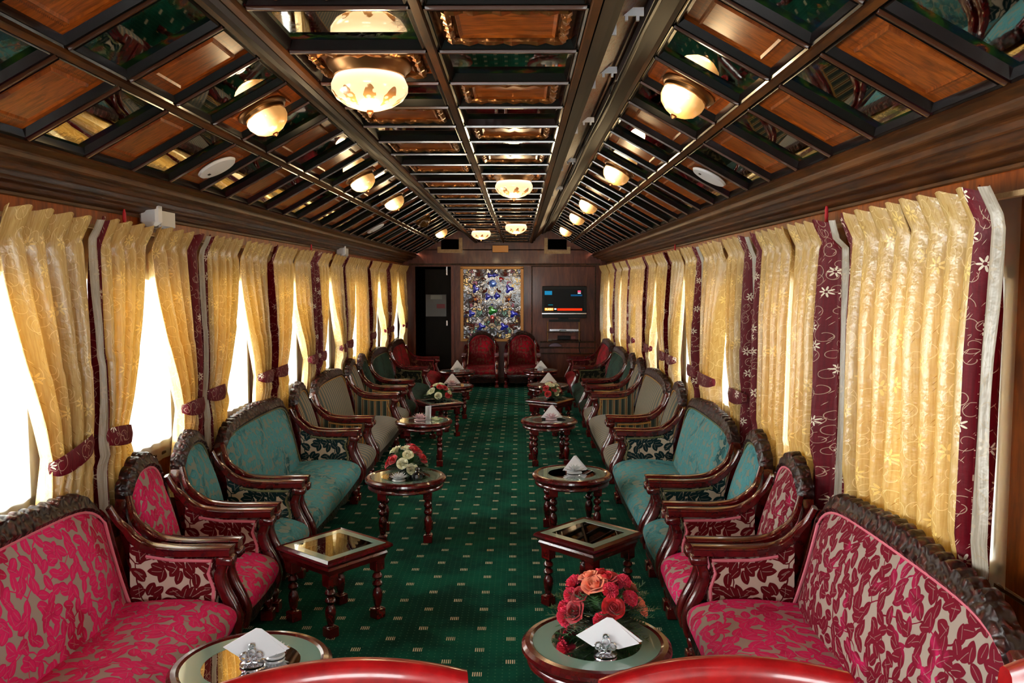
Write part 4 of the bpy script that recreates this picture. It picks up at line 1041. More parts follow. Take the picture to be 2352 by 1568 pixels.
def flowers(loc, label, R, H, palette, n, seed, bowl_r=.05, tall=1.):
    rnd = random.Random(seed); r = empty('flower_arrangement', loc)
    m = MB(); m.lathe([(.0, .0), (bowl_r * .7, .0), (bowl_r, .012), (bowl_r * 1.05, .03), (bowl_r * .9, .034), (0, .034)], seg=24); m.build('bowl', M['bowl'], r)
    # foliage: fern sprays
    m = MB()
    for i in range(110):
        a = rnd.uniform(0, 2 * PI); el = rnd.uniform(.05, 1.3); L = rnd.uniform(.75, 1.28) * R * (1 if el < 1 else .9) * tall; cu = rnd.uniform(-.02, .03)
        d = Vector((math.cos(a) * math.cos(el), math.sin(a) * math.cos(el), math.sin(el) * H / R)); b = Vector((math.cos(a) * .02, math.sin(a) * .02, .03)); sd = Vector((-math.sin(a), math.cos(a), 0))
        pts = [b + d * L * t - Vector((0, 0, 1)) * .04 * t * t * math.cos(el) for t in (0, .33, .66, 1)]
        m.tube(pts, .0012, 4)
        for k in range(3, 12):
            t = k / 12; p = b + d * L * t - Vector((0, 0, 1)) * .04 * t * t * math.cos(el)
            ln = .026 * math.sin(PI * t) + .008
            for q in (-1, 1):
                tip = p + sd * q * ln + d * ln * .6 + Vector((0, 0, rnd.uniform(-.004, .006)))
                w2 = d * .005; m.add([p - w2, p + w2, tip + Vector((0, 0, .001)), p + Vector((0, 0, .002))], [(0, 1, 2), (0, 2, 3)])
    fo = m.build('foliage', M['fern'], r, smooth=False)
    pts = []
    for i in range(n * 12):
        a = rnd.uniform(0, 2 * PI); el = rnd.uniform(.16, 1.5)
        p = Vector((R * .86 * math.cos(a) * math.cos(el), R * .86 * math.sin(a) * math.cos(el), .03 + H * math.sin(el) * rnd.uniform(.93, 1.05)))
        if all((p - q[0]).length > R * .34 for q in pts): pts.append((p, a, el))
        if len(pts) >= n: break
    for i, (p, a, el) in enumerate(pts):
        c = palette[i % len(palette)]
        if c not in rose_protos:
            rose_protos[c] = rose_mesh(FM[c], 'carnation' if c == 'pink' else 'rose', .002 if c == 'pink' else 0.); f_ = rose_protos[c]
        else: f_ = rose_protos[c].copy(); COL.objects.link(f_)
        f_.parent = r; f_.location = p; f_.rotation_euler = (0, (PI / 2 - el) * .9, a); k = rnd.uniform(.85, 1.15) * (R / .12); f_.scale = (k, k, k)
    m = MB()
    for (p, a, el) in pts: m.tube([(0, 0, .03), tuple(p * .6 + Vector((0, 0, .01))), tuple(p)], .0018, 4)
    m.build('stems', M['stem'], r); r.children
    tag(r, label, 'flowers', 'flower arrangements on the tables'); return r
flowers((TL2[0] + .0, TL2[1] + .055, TR - .003), 'bowl of red and cream roses on the round table by the left teal sofa', .136, .14, ['cream', 'red', 'cream', 'red', 'red', 'cream'], 18, 3)
flowers((TR0[0] + .035, TR0[1] + .10, TR - .003), 'bowl of pink carnations and peach roses on the right round table', .155, .155, ['pink', 'peach', 'crimson', 'pink', 'pink', 'peach', 'red'], 22, 5)
flowers((TL4[0], TL4[1], TH - .003), 'bowl of red and cream roses on the left square table', .135, .15, ['cream', 'cream', 'red', 'cream', 'red'], 18, 8)
flowers((TR4[0], TR4[1] - .03, TH - .003), 'bowl of red and cream roses on the right square table', .125, .14, ['red', 'cream', 'red', 'red', 'cream'], 18, 12)

# ------------------------------------------------------------------ crystal lotus napkin holders and napkins
def lotus_mesh(m, R, n1=11, layers=3):
    for L in range(layers):
        n = n1 - L * 2
        for q in range(n):
            a = 2 * PI * (q + .5 * L) / n; el = .35 + .38 * L; ln = R * (1. - .13 * L); ca, sa = math.cos(a), math.sin(a)
            d = Vector((ca * math.cos(el), sa * math.cos(el), math.sin(el))); sd = Vector((-sa, ca, 0)); up = d.cross(sd)
            b = Vector((0, 0, .010)); w2 = ln * .19
            v = [b + d * ln * .15, b + d * ln * .6 + sd * w2, b + d * ln, b + d * ln * .6 - sd * w2, b + d * ln * .6 - up * .006, b + d * ln * .6 + up * .003]
            m.add(v, [(0, 1, 4), (1, 2, 4), (2, 3, 4), (3, 0, 4), (1, 0, 5), (2, 1, 5), (3, 2, 5), (0, 3, 5)])
    return m
def lotus(loc, label, R, mat, napkin=True, rot=0., nrot=None, ns=.09, nlabel=None, tall=False):
    r = empty('crystal_lotus', loc, rot)
    m = MB(); m.lathe([(0, 0), (R * .62, 0), (R * .66, .004), (R * .6, .008), (R * .15, .010), (R * .2, .016), (0, .018)], seg=20); m.build('base', M[mat], r)
    m = lotus_mesh(MB(), R); m.build('petals', M[mat], r, smooth=False)
    tag(r, label, 'napkin holder', 'crystal lotus holders on the tables')
    if napkin:
        m = MB(); s = ns
        if tall:
            for q in range(5):
                a = (q - 2) * .30; x = (q - 2) * .009
                m.add([(x - .006, -.012, 0), (x + .006, .012, 0), (x + .010, .014, s), (x - .002 + .006 * math.sin(a), -.014, s * 1.02), (x - .003, -.012, 0), (x + .009, .012, 0), (x + .013, .014, s), (x + .001, -.014, s * 1.02)], [(0, 1, 2, 3), (7, 6, 5, 4), (0, 3, 7, 4), (1, 5, 6, 2), (3, 2, 6, 7)])
        else:       # a square folded over to a triangle, two leaves leaning together
            for (y, lean, dx) in ((-.006, .012, 0.), (.006, -.010, .012)):
                m.add([(dx - s * .72, y - lean, .012), (dx + s * .72, y - lean, .012), (dx, y + lean * .2, s * .98), (dx - s * .72, y - lean + .003, .012), (dx + s * .72, y - lean + .003, .012), (dx, y + lean * .2 + .003, s * .98), (dx, y - lean - .001, -.0 + .004), (dx, y - lean + .003, .004)],
                      [(0, 6, 2), (6, 1, 2), (3, 5, 7), (7, 5, 4), (0, 2, 5, 3), (2, 1, 4, 5), (0, 3, 7, 6), (6, 7, 4, 1)])
        o = m.build('paper_napkin', M['paper'], smooth=False); a = nrot if nrot is not None else rot
        o.location = (loc[0] + (.0 if not tall else .07), loc[1] + (.012 if not tall else .015), loc[2] + (.006 if not tall else 0)); o.rotation_euler = (0, 0, a)
        tag(o, nlabel, 'napkin', 'folded paper napkins')
    return r
def silver_holder(loc, label, nlabel, s, rot=0., tilt=0.):
    """chased silver holder with scrolls, a large folded napkin standing in it"""
    r = empty('silver_napkin_holder', loc, rot); m = MB()
    m.lathe([(0, 0), (.036, 0), (.038, .004), (.030, .008), (.012, .012), (0, .013)], seg=20); m.build('base', M['silver'], r)
    m = MB()
    for q in (-1, 1):
        y = q * .011 - .004
        for (cx_, cz, rr, a0, sg_) in ((-.022, .030, .016, 0, 1), (.022, .030, .016, PI, -1), (0, .046, .017, -PI / 2, 1), (-.012, .020, .012, 1, -1), (.012, .020, .012, 2, 1), (0, .062, .010, 0, 1)):
            pts = [(cx_ + rr * (1 - .7 * t) * math.cos(a0 + sg_ * t * 7), y, cz + rr * (1 - .7 * t) * math.sin(a0 + sg_ * t * 7)) for t in [i / 14 for i in range(15)]]
            m.tube(pts, .0032, 6)
    m.build('scrollwork', M['silver'], r)
    tag(r, label, 'napkin holder', 'silver napkin holders')
    m = MB(); a = s
    for (y, ln, dx, rz) in ((-.004, .02, 0, 0.), (.004, -.02, .012, .18)):
        P = [(-a * .95, .035), (-a * .06, a * 1.05), (a * .06, a * 1.05), (a * 1.0, .04), (a * .4, .012), (-a * .4, .008)]
        c_, s_ = math.cos(rz * .4), math.sin(rz * .4); P = [(p[0] * c_ - p[1] * s_ + dx, p[0] * s_ + p[1] * c_) for p in P]
        n = len(P); v = [(p[0], y + ln * p[1] * 2, p[1]) for p in P] + [(p[0], y + ln * p[1] * 2 + .0025, p[1]) for p in P]
        m.add(v, [tuple(range(n))[::-1], tuple(range(n, 2 * n))] + [(i, (i + 1) % n, n + (i + 1) % n, n + i) for i in range(n)])
    o = m.build('paper_napkin', M['paper'], smooth=False); o.location = (loc[0] - .0, loc[1] + .0, loc[2] + .012); o.rotation_euler = (0, tilt, rot)
    tag(o, nlabel, 'napkin', 'folded paper napkins'); return r
Z = TR - .003
silver_holder((TL0[0] + .005, TL0[1] - .01, Z), 'silver scroll napkin holder on the left foreground round table', 'large white napkin in the silver holder on the left foreground table', .098, .25, .2)
lotus((TL0[0] + .06, TL0[1] + .045, Z), 'clear crystal lotus behind the napkin on the left foreground table', .05, 'crystal', False)
silver_holder((TR0[0] + .02, TR0[1] - .10, Z), 'silver scroll napkin holder on the right foreground round table', 'large white napkin before the carnations on the right foreground table', .104, -.12, .1)
lotus((TL2[0] - .025, TL2[1] - .125, Z), 'clear crystal lotus dish in front of the roses on the left round table', .062, 'crystal', False)
lotus((TR2[0] + .015, TR2[1] + .0, Z), 'clear crystal lotus on the round table by the right teal sofa', .075, 'crystal', True, 0, .1, .105, 'white napkins in the clear crystal lotus by the right teal sofa')
lotus((TL3[0] - .035, TL3[1], Z), 'pink crystal lotus on the left round table beside upright napkins', .08, 'pink_crystal', True, 0, .2, .12, 'white napkins standing upright beside the left pink crystal lotus', True)
lotus((TR3[0] + .02, TR3[1], Z), 'pink crystal lotus on the right round table by the striped sofa', .08, 'pink_crystal', True, 0, 0, .125, 'white folded napkins in the right pink crystal lotus')
lotus((TL5[0] - .01, TL5[1], Z), 'pink crystal lotus behind the left rose bowl', .08, 'pink_crystal', True, 0, .1, .13, 'white napkins in the pink lotus behind the left rose bowl')
lotus((TR5[0], TR5[1], Z), 'clear crystal lotus behind the right rose bowl', .06, 'crystal', True, 0, 0, .135, 'white napkins in the lotus behind the right rose bowl')
lotus((TL6[0] - .005, TL6[1], Z), 'clear crystal lotus on the far left round table', .07, 'crystal', True, 0, .5, .14, 'white napkins on the far left round table')
lotus((TR6[0], TR6[1], Z), 'clear crystal lotus on the far right round table', .07, 'crystal', True, 0, .1, .12, 'white napkins on the far right round table')
# dark glass bird on the left rose table
m = MB(); m.lathe([(0, 0), (.022, .004), (.034, .02), (.030, .038), (.014, .050), (.010, .058), (.016, .066), (.012, .076), (0, .080)], seg=18)
m.tube([(.012, 0, .066), (.026, 0, .064)], .004, 6, rad=[1, .2]); o = m.build('glass_bird', M['bowl']); o.location = (TL2[0] + .085, TL2[1] - .11, Z); tag(o, 'small black glass bird figure beside the crystal lotus on the rose table', 'figurine')
for k, (dx, dy, rr, lab) in enumerate(((.085, .02, .018, 'pale wrapped sweet nearest the upright napkins'), (.12, -.02, .016, 'pale wrapped sweet nearest the table edge'), (.10, .07, .017, 'cream wrapped sweet at the back of the little heap'), (.14, .04, .015, 'greenish wrapped sweet furthest from the crystal lotus'))):
    m = MB(); m.lathe([(0, 0), (rr * .8, .002), (rr, rr * .5), (rr * .8, rr), (0, rr * 1.15)], seg=8); m.tube([(-rr, 0, rr * .5), (-rr * 1.7, 0, rr * .7)], .006, 5, rad=[.3, 1]); m.tube([(rr, 0, rr * .5), (rr * 1.7, 0, rr * .7)], .006, 5, rad=[.3, 1])
    o = m.build('wrapped_sweet', plain('sweet wrapper', srgb(200, 206, 160) if k != 3 else srgb(150, 170, 110), .3), smooth=False); o.location = (TL3[0] + dx, TL3[1] + dy, Z); o.rotation_euler = (0, 0, k); tag(o, lab, 'sweet', 'wrapped sweets on the left round table')

# ------------------------------------------------------------------ ceiling lamps and speakers
def col_centre(j, k):
    o, d, L, n = frame_of(j); return o + d * (L / 2) + YV * (BY0 + BAY * (k + .5)), n
def big_lamp():
    r = empty('ceiling_lamp')
    m = MB(); m.lathe([(.0, .03), (.115, .03), (.125, .018), (.128, .004), (.122, -.010), (.110, -.020), (.104, -.034), (.096, -.036), (.090, -.02), (.0, -.02)], seg=40); m.build('brass_pan', M['brass'], r)
    m = MB(); m.lathe([(.094, -.030), (.104, -.040), (.113, -.060), (.112, -.078), (.098, -.100), (.070, -.118), (.035, -.130), (.0, -.134)], seg=40); m.build('glass_bowl', M['bowl_white'], r)
    m = MB(); m.lathe([(.0, -.130), (.010, -.132), (.011, -.140), (.006, -.145), (.004, -.152), (.0, -.153)], seg=12); m.build('finial', M['finial'], r)
    return r
def small_lamp(mat='bowl_amber'):
    r = empty('ceiling_lamp')
    m = MB(); m.lathe([(.0, .02), (.100, .02), (.108, .012), (.110, .0), (.102, -.010), (.094, -.012), (.090, -.024), (.083, -.026), (.08, -.01), (.0, -.01)], seg=40); m.build('bronze_rim', M['brass'], r)
    m = MB(); m.lathe([(.078, -.020), (.086, -.034), (.084, -.055), (.070, -.080), (.045, -.098), (.018, -.108), (.0, -.110)], seg=48, lobes=12, lobe_amp=.045); m.build('glass_bowl', M[mat], r)
    m = MB(); m.lathe([(.0, -.104), (.012, -.107), (.013, -.115), (.007, -.120), (.0, -.124)], seg=12); m.build('finial', M['finial'], r)
    return r
big = big_lamp(); sml = small_lamp(); off = small_lamp('bowl_off'); ub = us = False
lamp_labels = {(2, 0): 'large painted glass ceiling lamp with brass pan, nearest the camera', (3, 7): 'painted glass lamp alone halfway along the flat ceiling strip', (3, 17): 'further painted glass lamp in the right column of the flat ceiling', (2, 20): 'painted glass lamp in the left column at the far end of the flat ceiling',
               (1, 3): 'nearest amber bowl lamp on the left ceiling slope', (1, 9): 'second amber bowl lamp on the left slope', (1, 13): 'third amber bowl lamp on the left slope', (1, 25): 'last amber bowl lamp on the left slope, by the end wall', (1, 19): 'unlit amber bowl lamp on the left slope',
               (4, 2): 'nearest amber bowl lamp on the right ceiling slope', (4, 8): 'second amber bowl lamp on the right slope', (4, 14): 'third amber bowl lamp on the right slope', (4, 18): 'fourth amber bowl lamp on the right slope', (4, 24): 'last amber bowl lamp on the right slope, by the end wall'}
for (j, k), lab in lamp_labels.items():
    p, n = col_centre(j, k)
    if j in (2, 3):
        o = big if not ub else copy_tree(big); ub = True; en = 4.
    elif (j, k) == (1, 19): o = off; en = 0
    else:
        o = sml if not us else copy_tree(sml); us = True; en = 1.3
    o.location = p + n * .010
    o.rotation_euler = (0, math.atan2(n.x, n.z), 0)
    tag(o, lab, 'ceiling lamp', 'ceiling lamps')
    if en:
        ld = bpy.data.lights.new('lamp_light', 'POINT'); ld.energy = en; ld.color = (1, .72, .38); ld.shadow_soft_size = .05
        lo = bpy.data.objects.new('lamp_light', ld); COL.objects.link(lo); lo.location = p - n * .20
for (j, k), lab in {(0, 4): 'white oval ceiling speaker in the left slope', (5, 5): 'white oval ceiling speaker in the right slope', (0, 16): 'white oval ceiling speaker far down the left slope'}.items():
    p, n = col_centre(j, k); r = empty('ceiling_speaker', p + n * .012); r.rotation_euler = (0, math.atan2(n.x, n.z), 0)
    m = MB(); m.lathe([(.0, .0), (.088, .0), (.095, -.006), (.088, -.016), (.075, -.018), (0, -.018)], seg=36); m.build('grille', M['white_plastic'], r)
    m = MB(); m.box((-.055, -.010, -.0205), (-.043, .010, -.018)); m.build('badge', M['black'], r, smooth=False)
    tag(r, lab, 'speaker', 'ceiling speakers')
# clips standing out from the right cove
for k, (y, lab) in enumerate(((2.25, 'nearest white bracket in the right ceiling cove'), (2.85, 'second white bracket in the right ceiling cove'), (3.7, 'third white bracket in the right ceiling cove'), (4.9, 'fourth white bracket in the right ceiling cove'), (6.3, 'fifth white bracket in the right ceiling cove'))):
    m = MB(); x, z = .53, 2.285
    m.box((x - .055, y, z - .0), (x + .03, y + .006, z + .022)); m.box((x - .055, y - .0, z - .05), (x - .043, y + .012, z)); m.box((x - .02, y, z - .012), (x - .012, y + .01, z)); m.box((x + .01, y, z - .012), (x + .018, y + .01, z))
    tag(m.build('cove_bracket', M['white_plastic'], smooth=False), lab, 'bracket', 'brackets in the ceiling cove')
m = MB(); pts = [(.60 + .004 * math.sin(i * 1.7), .8 + i * .6, 2.325 + .003 * math.sin(i * 2.3)) for i in range(20)]
m.tube(catmull(pts, 3), .010, 8); tag(m.build('cove_cable', M['black']), 'black cable running along the right ceiling cove', 'cable')
m = MB(); pts = [(.575, .8 + i * .6, 2.312 + .004 * math.sin(i * 1.3)) for i in range(20)]
m.tube(catmull(pts, 3), .009, 8, flat=(.03, .006)); tag(m.build('cove_conduit', plain('grey blue plastic strip', srgb(104, 112, 128), .4)), 'grey plastic strip running along the right ceiling cove', 'strip')

# ------------------------------------------------------------------ curtains
RAIL_Z = 1.83
def curtain(side, y0, y1, tie, band, label, grp, waist=.22, tie_h=.93, lining=False, bot=None, tieh_lab=True, tilt=.0, seed=0, slack=0.):
    """side: -1/+1; tie: 'near'/'far'/None = the edge it is gathered to; band: 'near'/'far'/None = edge with the maroon border"""
    rnd = random.Random(seed + int(y0 * 100)); W_ = y1 - y0
    r = empty('curtain', (side * 1.502, (y0 + y1) / 2, 0)); yc = (y0 + y1) / 2
    nf = max(3, int(W_ / .105)); ph = rnd.uniform(0, 6); zb = .50 if bot is None else bot
    fo = [rnd.uniform(.7, 1.3) for _ in range(nf + 2)]; wob = [rnd.uniform(-1, 1) for _ in range(6)]
    def edges(z):
        a, b = y0, y1
        if tie:
            if z > tie_h: g = ((RAIL_Z - z) / (RAIL_Z - tie_h)); g = sstep(g) * .55 + g ** 2.2 * .45
            else: g = max(.55, 1 - (tie_h - z) * 1.1)
            wid = lerp(W_, waist, g)
            bel = slack * math.sin(PI * min(1, max(0, (RAIL_Z - z) / (RAIL_Z - tie_h)))) if z > tie_h else 0
            if tie == 'far': a = max(y0, y1 - wid - .02 * g - bel); b = y1 - .02 * g
            else: a = y0 + .02 * g; b = min(y1, y0 + wid + .02 * g + bel)
        else:
            g = (RAIL_Z - z) / (RAIL_Z - zb); a += .02 * g; b -= .02 * g
        return a, b
    def xoff(u, z):
        g = (RAIL_Z - z) / (RAIL_Z - zb)
        f = u * nf; i = int(f); k = lerp(fo[i], fo[min(i + 1, nf)], f - i)
        a, b = edges(z); tight = (b - a) / W_
        amp = .034 * k * (.6 + .8 * min(1, g * 3)) * (1.15 if tight < .7 else 1)
        if z > RAIL_Z - .11: # stiff pleated heading, flaring out above the pinch
            t = (z - (RAIL_Z - .11)) / .11; head = .045 * t; amp = .010 + .016 * t
        else: head = -.0
        s = math.sin(2 * PI * f + ph + .5 * math.sin(z * 2.1 + wob[0] * 3) * g) 
        s = s + .16 * math.sin(4 * PI * f + ph * 2 + z * 1.3)
        mid = .02 * math.sin(u * 5 + wob[1] * 3 + z * 1.5) * g
        bag = .03 * math.exp(-((z - tie_h) / .10) ** 2) if tie else 0
        o_ = head + amp * s + mid * .5 - bag * .4
        o_ = max(o_, -.042)
        return min(o_, lerp(.028, .06, sstep((z - .80) / .12)))
    def fn_uv(u0, u1, xo=0., zmax=RAIL_Z):
        def fn(u, v):
            U = lerp(u0, u1, u); z = lerp(zmax, zb, v); zz = z + ((.008 * math.sin(U * nf * 2 * PI + ph) + .008 * wob[2] * (U - .5)) * (1 - v * 12) if v < .08 else 0)
            a, b = edges(z); y = lerp(a, b, U)
            return (-side * (xoff(U, z)) - side * xo, y - yc, zz)
        return fn
    bw = min(.30, .085 / W_) if band else 0.
    full = W_ * 1.7
    def sheet(name, u0, u1, mat, nu, xo=0.):
        m = MB(); fn = fn_uv(u0, u1, xo); fb = fn_uv(u0, u1, xo - .004)
        m.grid(fn, nu, 44, uv=lambda u, v: (lerp(u0, u1, u) * full + seed * 1.37, (1 - v) * 1.35), flip=side < 0)
        # hem thickness along the edges
        P = lambda f, u, v: f(u, v)
        for (ua) in (0, 1):
            A = [P(fn, ua, k / 44) for k in range(45)]; B_ = [P(fb, ua, k / 44) for k in range(45)]
            m.loft([A, B_], closed=False, uv=lambda i, j: (lerp(u0, u1, ua) * full + seed * 1.37, (1 - j / 44) * 1.35))
        return m.build(name, mat, r, angle=180)
    nu = nf * 9
    g0, g1 = (bw, 1.) if band == 'near' else (0., 1. - bw) if band == 'far' else (0., 1.)
    sheet('gold_drape', g0, g1, M['gold'], nu)
    if band: sheet('maroon_border', 0. if band == 'near' else 1 - bw, bw if band == 'near' else 1., M['maroon'], 10)
    if lining:
        e = -1 if band == 'near' else 1
        m = MB(); wl = .042
        def fl(u, v):
            z = lerp(RAIL_Z - .005, zb, v); a, b = edges(z); y = (a if e < 0 else b) + e * u * wl * (1 + .2 * math.sin(z * 9))
            return (-side * (xoff(0 if e < 0 else 1, z) - .014 * u + .006 * math.sin(u * 7 + z * 4)), y - yc, z)
        m.grid(fl, 6, 36, uv=lambda u, v: (u * wl * 2, (1 - v) * 1.35), flip=(side < 0) ^ (e < 0)); m.build('lining', M['lining'], r, angle=180)
    # narrow heading tape hidden at the top: hooks on a rail
    if tie:
        a, b = edges(tie_h); m = MB(); n = 22; rings = []
        outer_y = y1 + .015 if tie == 'far' else y0 - .015
        hgt = .085 if W_ > .3 else .07
        cy_ = (a + b) / 2; hwid = (b - a) / 2 + .012
        for i in range(n + 1):
            t = PI * i / n   # half loop in front of the cloth
            y = cy_ - math.cos(t) * hwid; x = .052 * math.sin(t) ** .5 + .004
            frac = (y - a) / (b - a); sl = tilt * ((frac if tie == 'far' else 1 - frac) - .5)
            w_ = hgt * (.5 + .5 * math.sin(t) ** .6)
            zc = tie_h + sl + .0
            rings.append([(-side * x, y - yc, zc - w_ / 2), (-side * (x + .006), y - yc, zc), (-side * x, y - yc, zc + w_ / 2), (-side * (x - .004), y - yc, zc)])
        m.loft(rings, caps=True, uv=lambda i, j: (i / n * .3 + seed, .1 * j / 3))
        # cord to the wall hook
        yy = b + .0 if tie == 'far' else a
        m.tube([(0, (yy - yc), tie_h + tilt * .5), (side * .05, (outer_y - yc), tie_h + .03 + tilt * .5)], .006, 6)
        m.build('tieback', M['maroon'], r, angle=60)
    tag(r, label, 'curtain', grp)
    return r
GL, GRp = 'curtains on the left windows', 'curtains on the right windows'
curtain(-1, 2.70, 3.22, 'far', None, 'gold embroidered curtain gathered beside the big white window, nearest left wall fittings', GL, .24, .92, tilt=.05, seed=1)
curtain(-1, 3.30, 3.76, 'near', 'near', 'gold curtain with maroon edge, left of the bright window above the left pink armchair', GL, .20, .93, True, seed=2, tilt=.02)
curtain(-1, 3.84, 4.36, 'far', 'far', 'gold curtain with maroon edge behind the left teal armchair', GL, .19, .93, seed=3, slack=.02)
curtain(-1, 4.44, 4.98, 'near', 'near', 'gold curtain with maroon and grey edge behind the near end of the left teal sofa', GL, .20, .96, True, seed=4)
curtain(-1, 5.08, 5.60, 'far', None, 'plain gold curtain with red tie over the middle of the left teal sofa', GL, .20, .95, seed=5, slack=.04)
curtain(-1, 5.68, 6.20, 'near', 'near', 'gold curtain with wide maroon edge at the far end of the left teal sofa', GL, .24, .95, seed=6)
curtain(-1, 6.30, 6.84, 'far', 'far', 'billowing gold curtain behind the first left striped armchair', GL, .16, .95, seed=7, slack=.12)
curtain(-1, 6.90, 7.42, 'near', 'near', 'gold curtain with maroon edge behind the left striped sofa', GL, .22, .95, True, seed=8)
curtain(-1, 7.50, 8.02, 'far', 'far', 'gold curtain with red tie at the far end of the left striped sofa', GL, .16, .95, seed=9, slack=.06)
curtain(-1, 8.06, 8.62, 'near', 'near', 'orange lit gold curtain behind the second left striped armchair', GL, .22, .97, seed=10)
curtain(-1, 8.70, 9.32, None, 'far', 'orange lit gold curtain hanging loose behind the left green armchair', GL, seed=11)
curtain(-1, 9.38, 9.98, 'near', 'near', 'gold curtain with maroon edge behind the left green sofa', GL, .24, .97, seed=12)
curtain(-1, 10.04, 10.68, 'far', 'far', 'billowing orange gold curtain at the far end of the left green sofa', GL, .2, .97, seed=13, slack=.16)
curtain(-1, 10.76, 11.5, 'near', 'near', 'narrow gold curtain behind the left crimson sofa', GL, .25, .97, seed=14)
curtain(-1, 11.6, 12.45, 'far', None, 'last gold curtain on the left beside the doorway', GL, .3, .95, seed=15, slack=.1)
curtain(1, 1.50, 2.00, 'near', None, 'gold curtain at the right edge of the view past the picture frame', GRp, .2, .8, seed=30)
curtain(1, 2.20, 2.66, None, 'near', 'wide gold curtain with maroon near edge, right foreground', GRp, lining=True, seed=31)
curtain(1, 2.70, 3.20, None, 'far', 'gold curtain with maroon far edge, beside the foreground curtain gap on the right', GRp, seed=32)
curtain(1, 3.36, 3.80, None, 'near', 'gold curtain with maroon near edge behind the right pink armchair', GRp, lining=True, seed=33)
curtain(1, 3.82, 4.36, None, 'far', 'gold curtain with maroon far edge behind the right teal armchair', GRp, seed=34)
curtain(1, 4.54, 5.02, 'near', 'near', 'gold curtain with broad maroon near edge and tie, near end of the right teal sofa', GRp, .24, .93, True, seed=35)
curtain(1, 5.14, 5.66, 'far', None, 'gold curtain with silvery folds over the middle of the right teal sofa', GRp, .34, .93, seed=36)
curtain(1, 5.74, 6.26, 'near', 'near', 'gold curtain bunched by a red tie at the far end of the right teal sofa', GRp, .22, .95, True, seed=37)
curtain(1, 6.34, 6.86, 'far', 'far', 'gold curtain behind the first right striped armchair', GRp, .22, .95, seed=38)
curtain(1, 6.94, 7.46, 'near', 'near', 'gold curtain with maroon edge behind the right striped sofa', GRp, .24, .95, seed=39)
curtain(1, 7.54, 8.08, 'far', 'far', 'gold curtain at the far end of the right striped sofa', GRp, .24, .95, seed=40, slack=.1)
curtain(1, 8.14, 8.68, None, 'near', 'gold curtain behind the second right striped armchair', GRp, seed=41)
curtain(1, 8.74, 9.28, 'far', None, 'gold curtain behind the right green armchair', GRp, .3, .95, seed=42, slack=.1)
curtain(1, 9.34, 10.0, None, 'near', 'gold curtain behind the near end of the right green sofa', GRp, seed=43, lining=True)
curtain(1, 10.06, 10.66, None, 'far', 'gold curtain behind the far end of the right green sofa', GRp, seed=44)
curtain(1, 10.74, 11.46, 'near', 'near', 'gold curtain behind the right crimson sofa', GRp, .3, .95, seed=45)
curtain(1, 11.52, 12.5, None, None, 'last orange gold curtain on the right beside the end wall', GRp, seed=46)
# sheer voile behind
for side, wins, nm in ((-1, WIN_L[4:], 'left'), (1, WIN_R[4:], 'right')):
    for k, (a, b) in enumerate(wins):
        m = MB(); W_ = b - a
        m.grid(lambda u, v: (side * (1.588 + .004 * math.sin(u * W_ * 62 + k)), lerp(a - .03, b + .03, u), lerp(RAIL_Z - .02, .68, v)), 60, 8, uv=lambda u, v: (u * W_, v)); o = m.build('sheer_curtain', M['voile'], angle=180)
        order = ['first', 'second', 'third', 'fourth', 'fifth', 'sixth', 'seventh', 'eighth'][k]
        tag(o, 'white sheer curtain in the %s window of the %s wall in view' % (order, nm), 'sheer curtain', 'sheer curtains behind the gold ones')
# curtain rails
for side, nm in ((-1, 'left'), (1, 'right')):
    m = MB(); m.box((side * 1.545 - .012, .2, RAIL_Z - .03), (side * 1.545 + .012, 12.7, RAIL_Z - .015)); 
    for i in range(22): y = .4 + i * .58; m.box((min(side * 1.545, side * 1.60), y, RAIL_Z - .03), (max(side * 1.545, side * 1.60), y + .03, RAIL_Z - .018))
    tag(m.build('curtain_rail', M['pale_wood'], smooth=False), 'pale wooden curtain rail along the %s wall' % nm, 'curtain rail')

# ------------------------------------------------------------------ wall fittings
for k, (y, z, lab) in enumerate(((4.08, 1.915, 'white emergency light unit above the curtain over the left teal armchair'), (8.3, 1.915, 'small white emergency light unit further along the left cornice'))):
    m = MB(); m.box((-1.60, y - .09, z - .075), (-1.515, y + .09, z + .06), 0, .012); o = m.build('emergency_light', M['grey_plastic'], angle=30)
    m = MB(); m.box((-1.59, y - .155, z - .07), (-1.50, y - .09, z + .055), 0, .02); m.build('lens', M['white_plastic'], o, angle=30); tag(o, lab, 'emergency light', 'emergency light units')
for k, (s, y, z, lab) in enumerate(((-1, 3.74, 1.88, 'red thread tassel hanging above the curtains on the left wall'), (1, 3.62, 1.885, 'red thread tassel above the curtains on the right wall'), (1, 7.1, 1.885, 'smaller red tassel further along the right wall'), (-1, 7.1, 1.885, 'smaller red tassel further along the left wall'))):
    m = MB(); pts = [(s * 1.57, y, z - .085 + i * .013) for i in range(10)]; m.tube(pts, .010, 8, rad=[.5, 1.0, .7, .9, .65, .85, .7, .8, .5, .2]); 
    tag(m.build('thread_tassel', M['red_thread']), lab, 'tassel', 'red tassels on the walls')
def wall_frame(s, y0, y1, z0, z1, label, mat='gold_bead', face='mirror'):
    m = MB(); X0, X1 = sorted((s * WX, s * (WX - .02))); e = .02
    m.box((X0, y0, z0), (X1, y0 + e, z1)); m.box((X0, y1 - e, z0), (X1, y1, z1)); m.box((X0, y0, z0), (X1, y1, z0 + e)); m.box((X0, y0, z1 - e), (X1, y1, z1))
    o = m.build('wall_picture', M[mat], smooth=False); m = MB(); m.box((min(s * (WX - .004), s * (WX - .010)), y0 + e, z0 + e), (max(s * (WX - .004), s * (WX - .010)), y1 - e, z1 - e)); m.build('picture_face', plain('grey print', srgb(150, 146, 140), .3), o, smooth=False)
    tag(o, label, 'picture'); return o
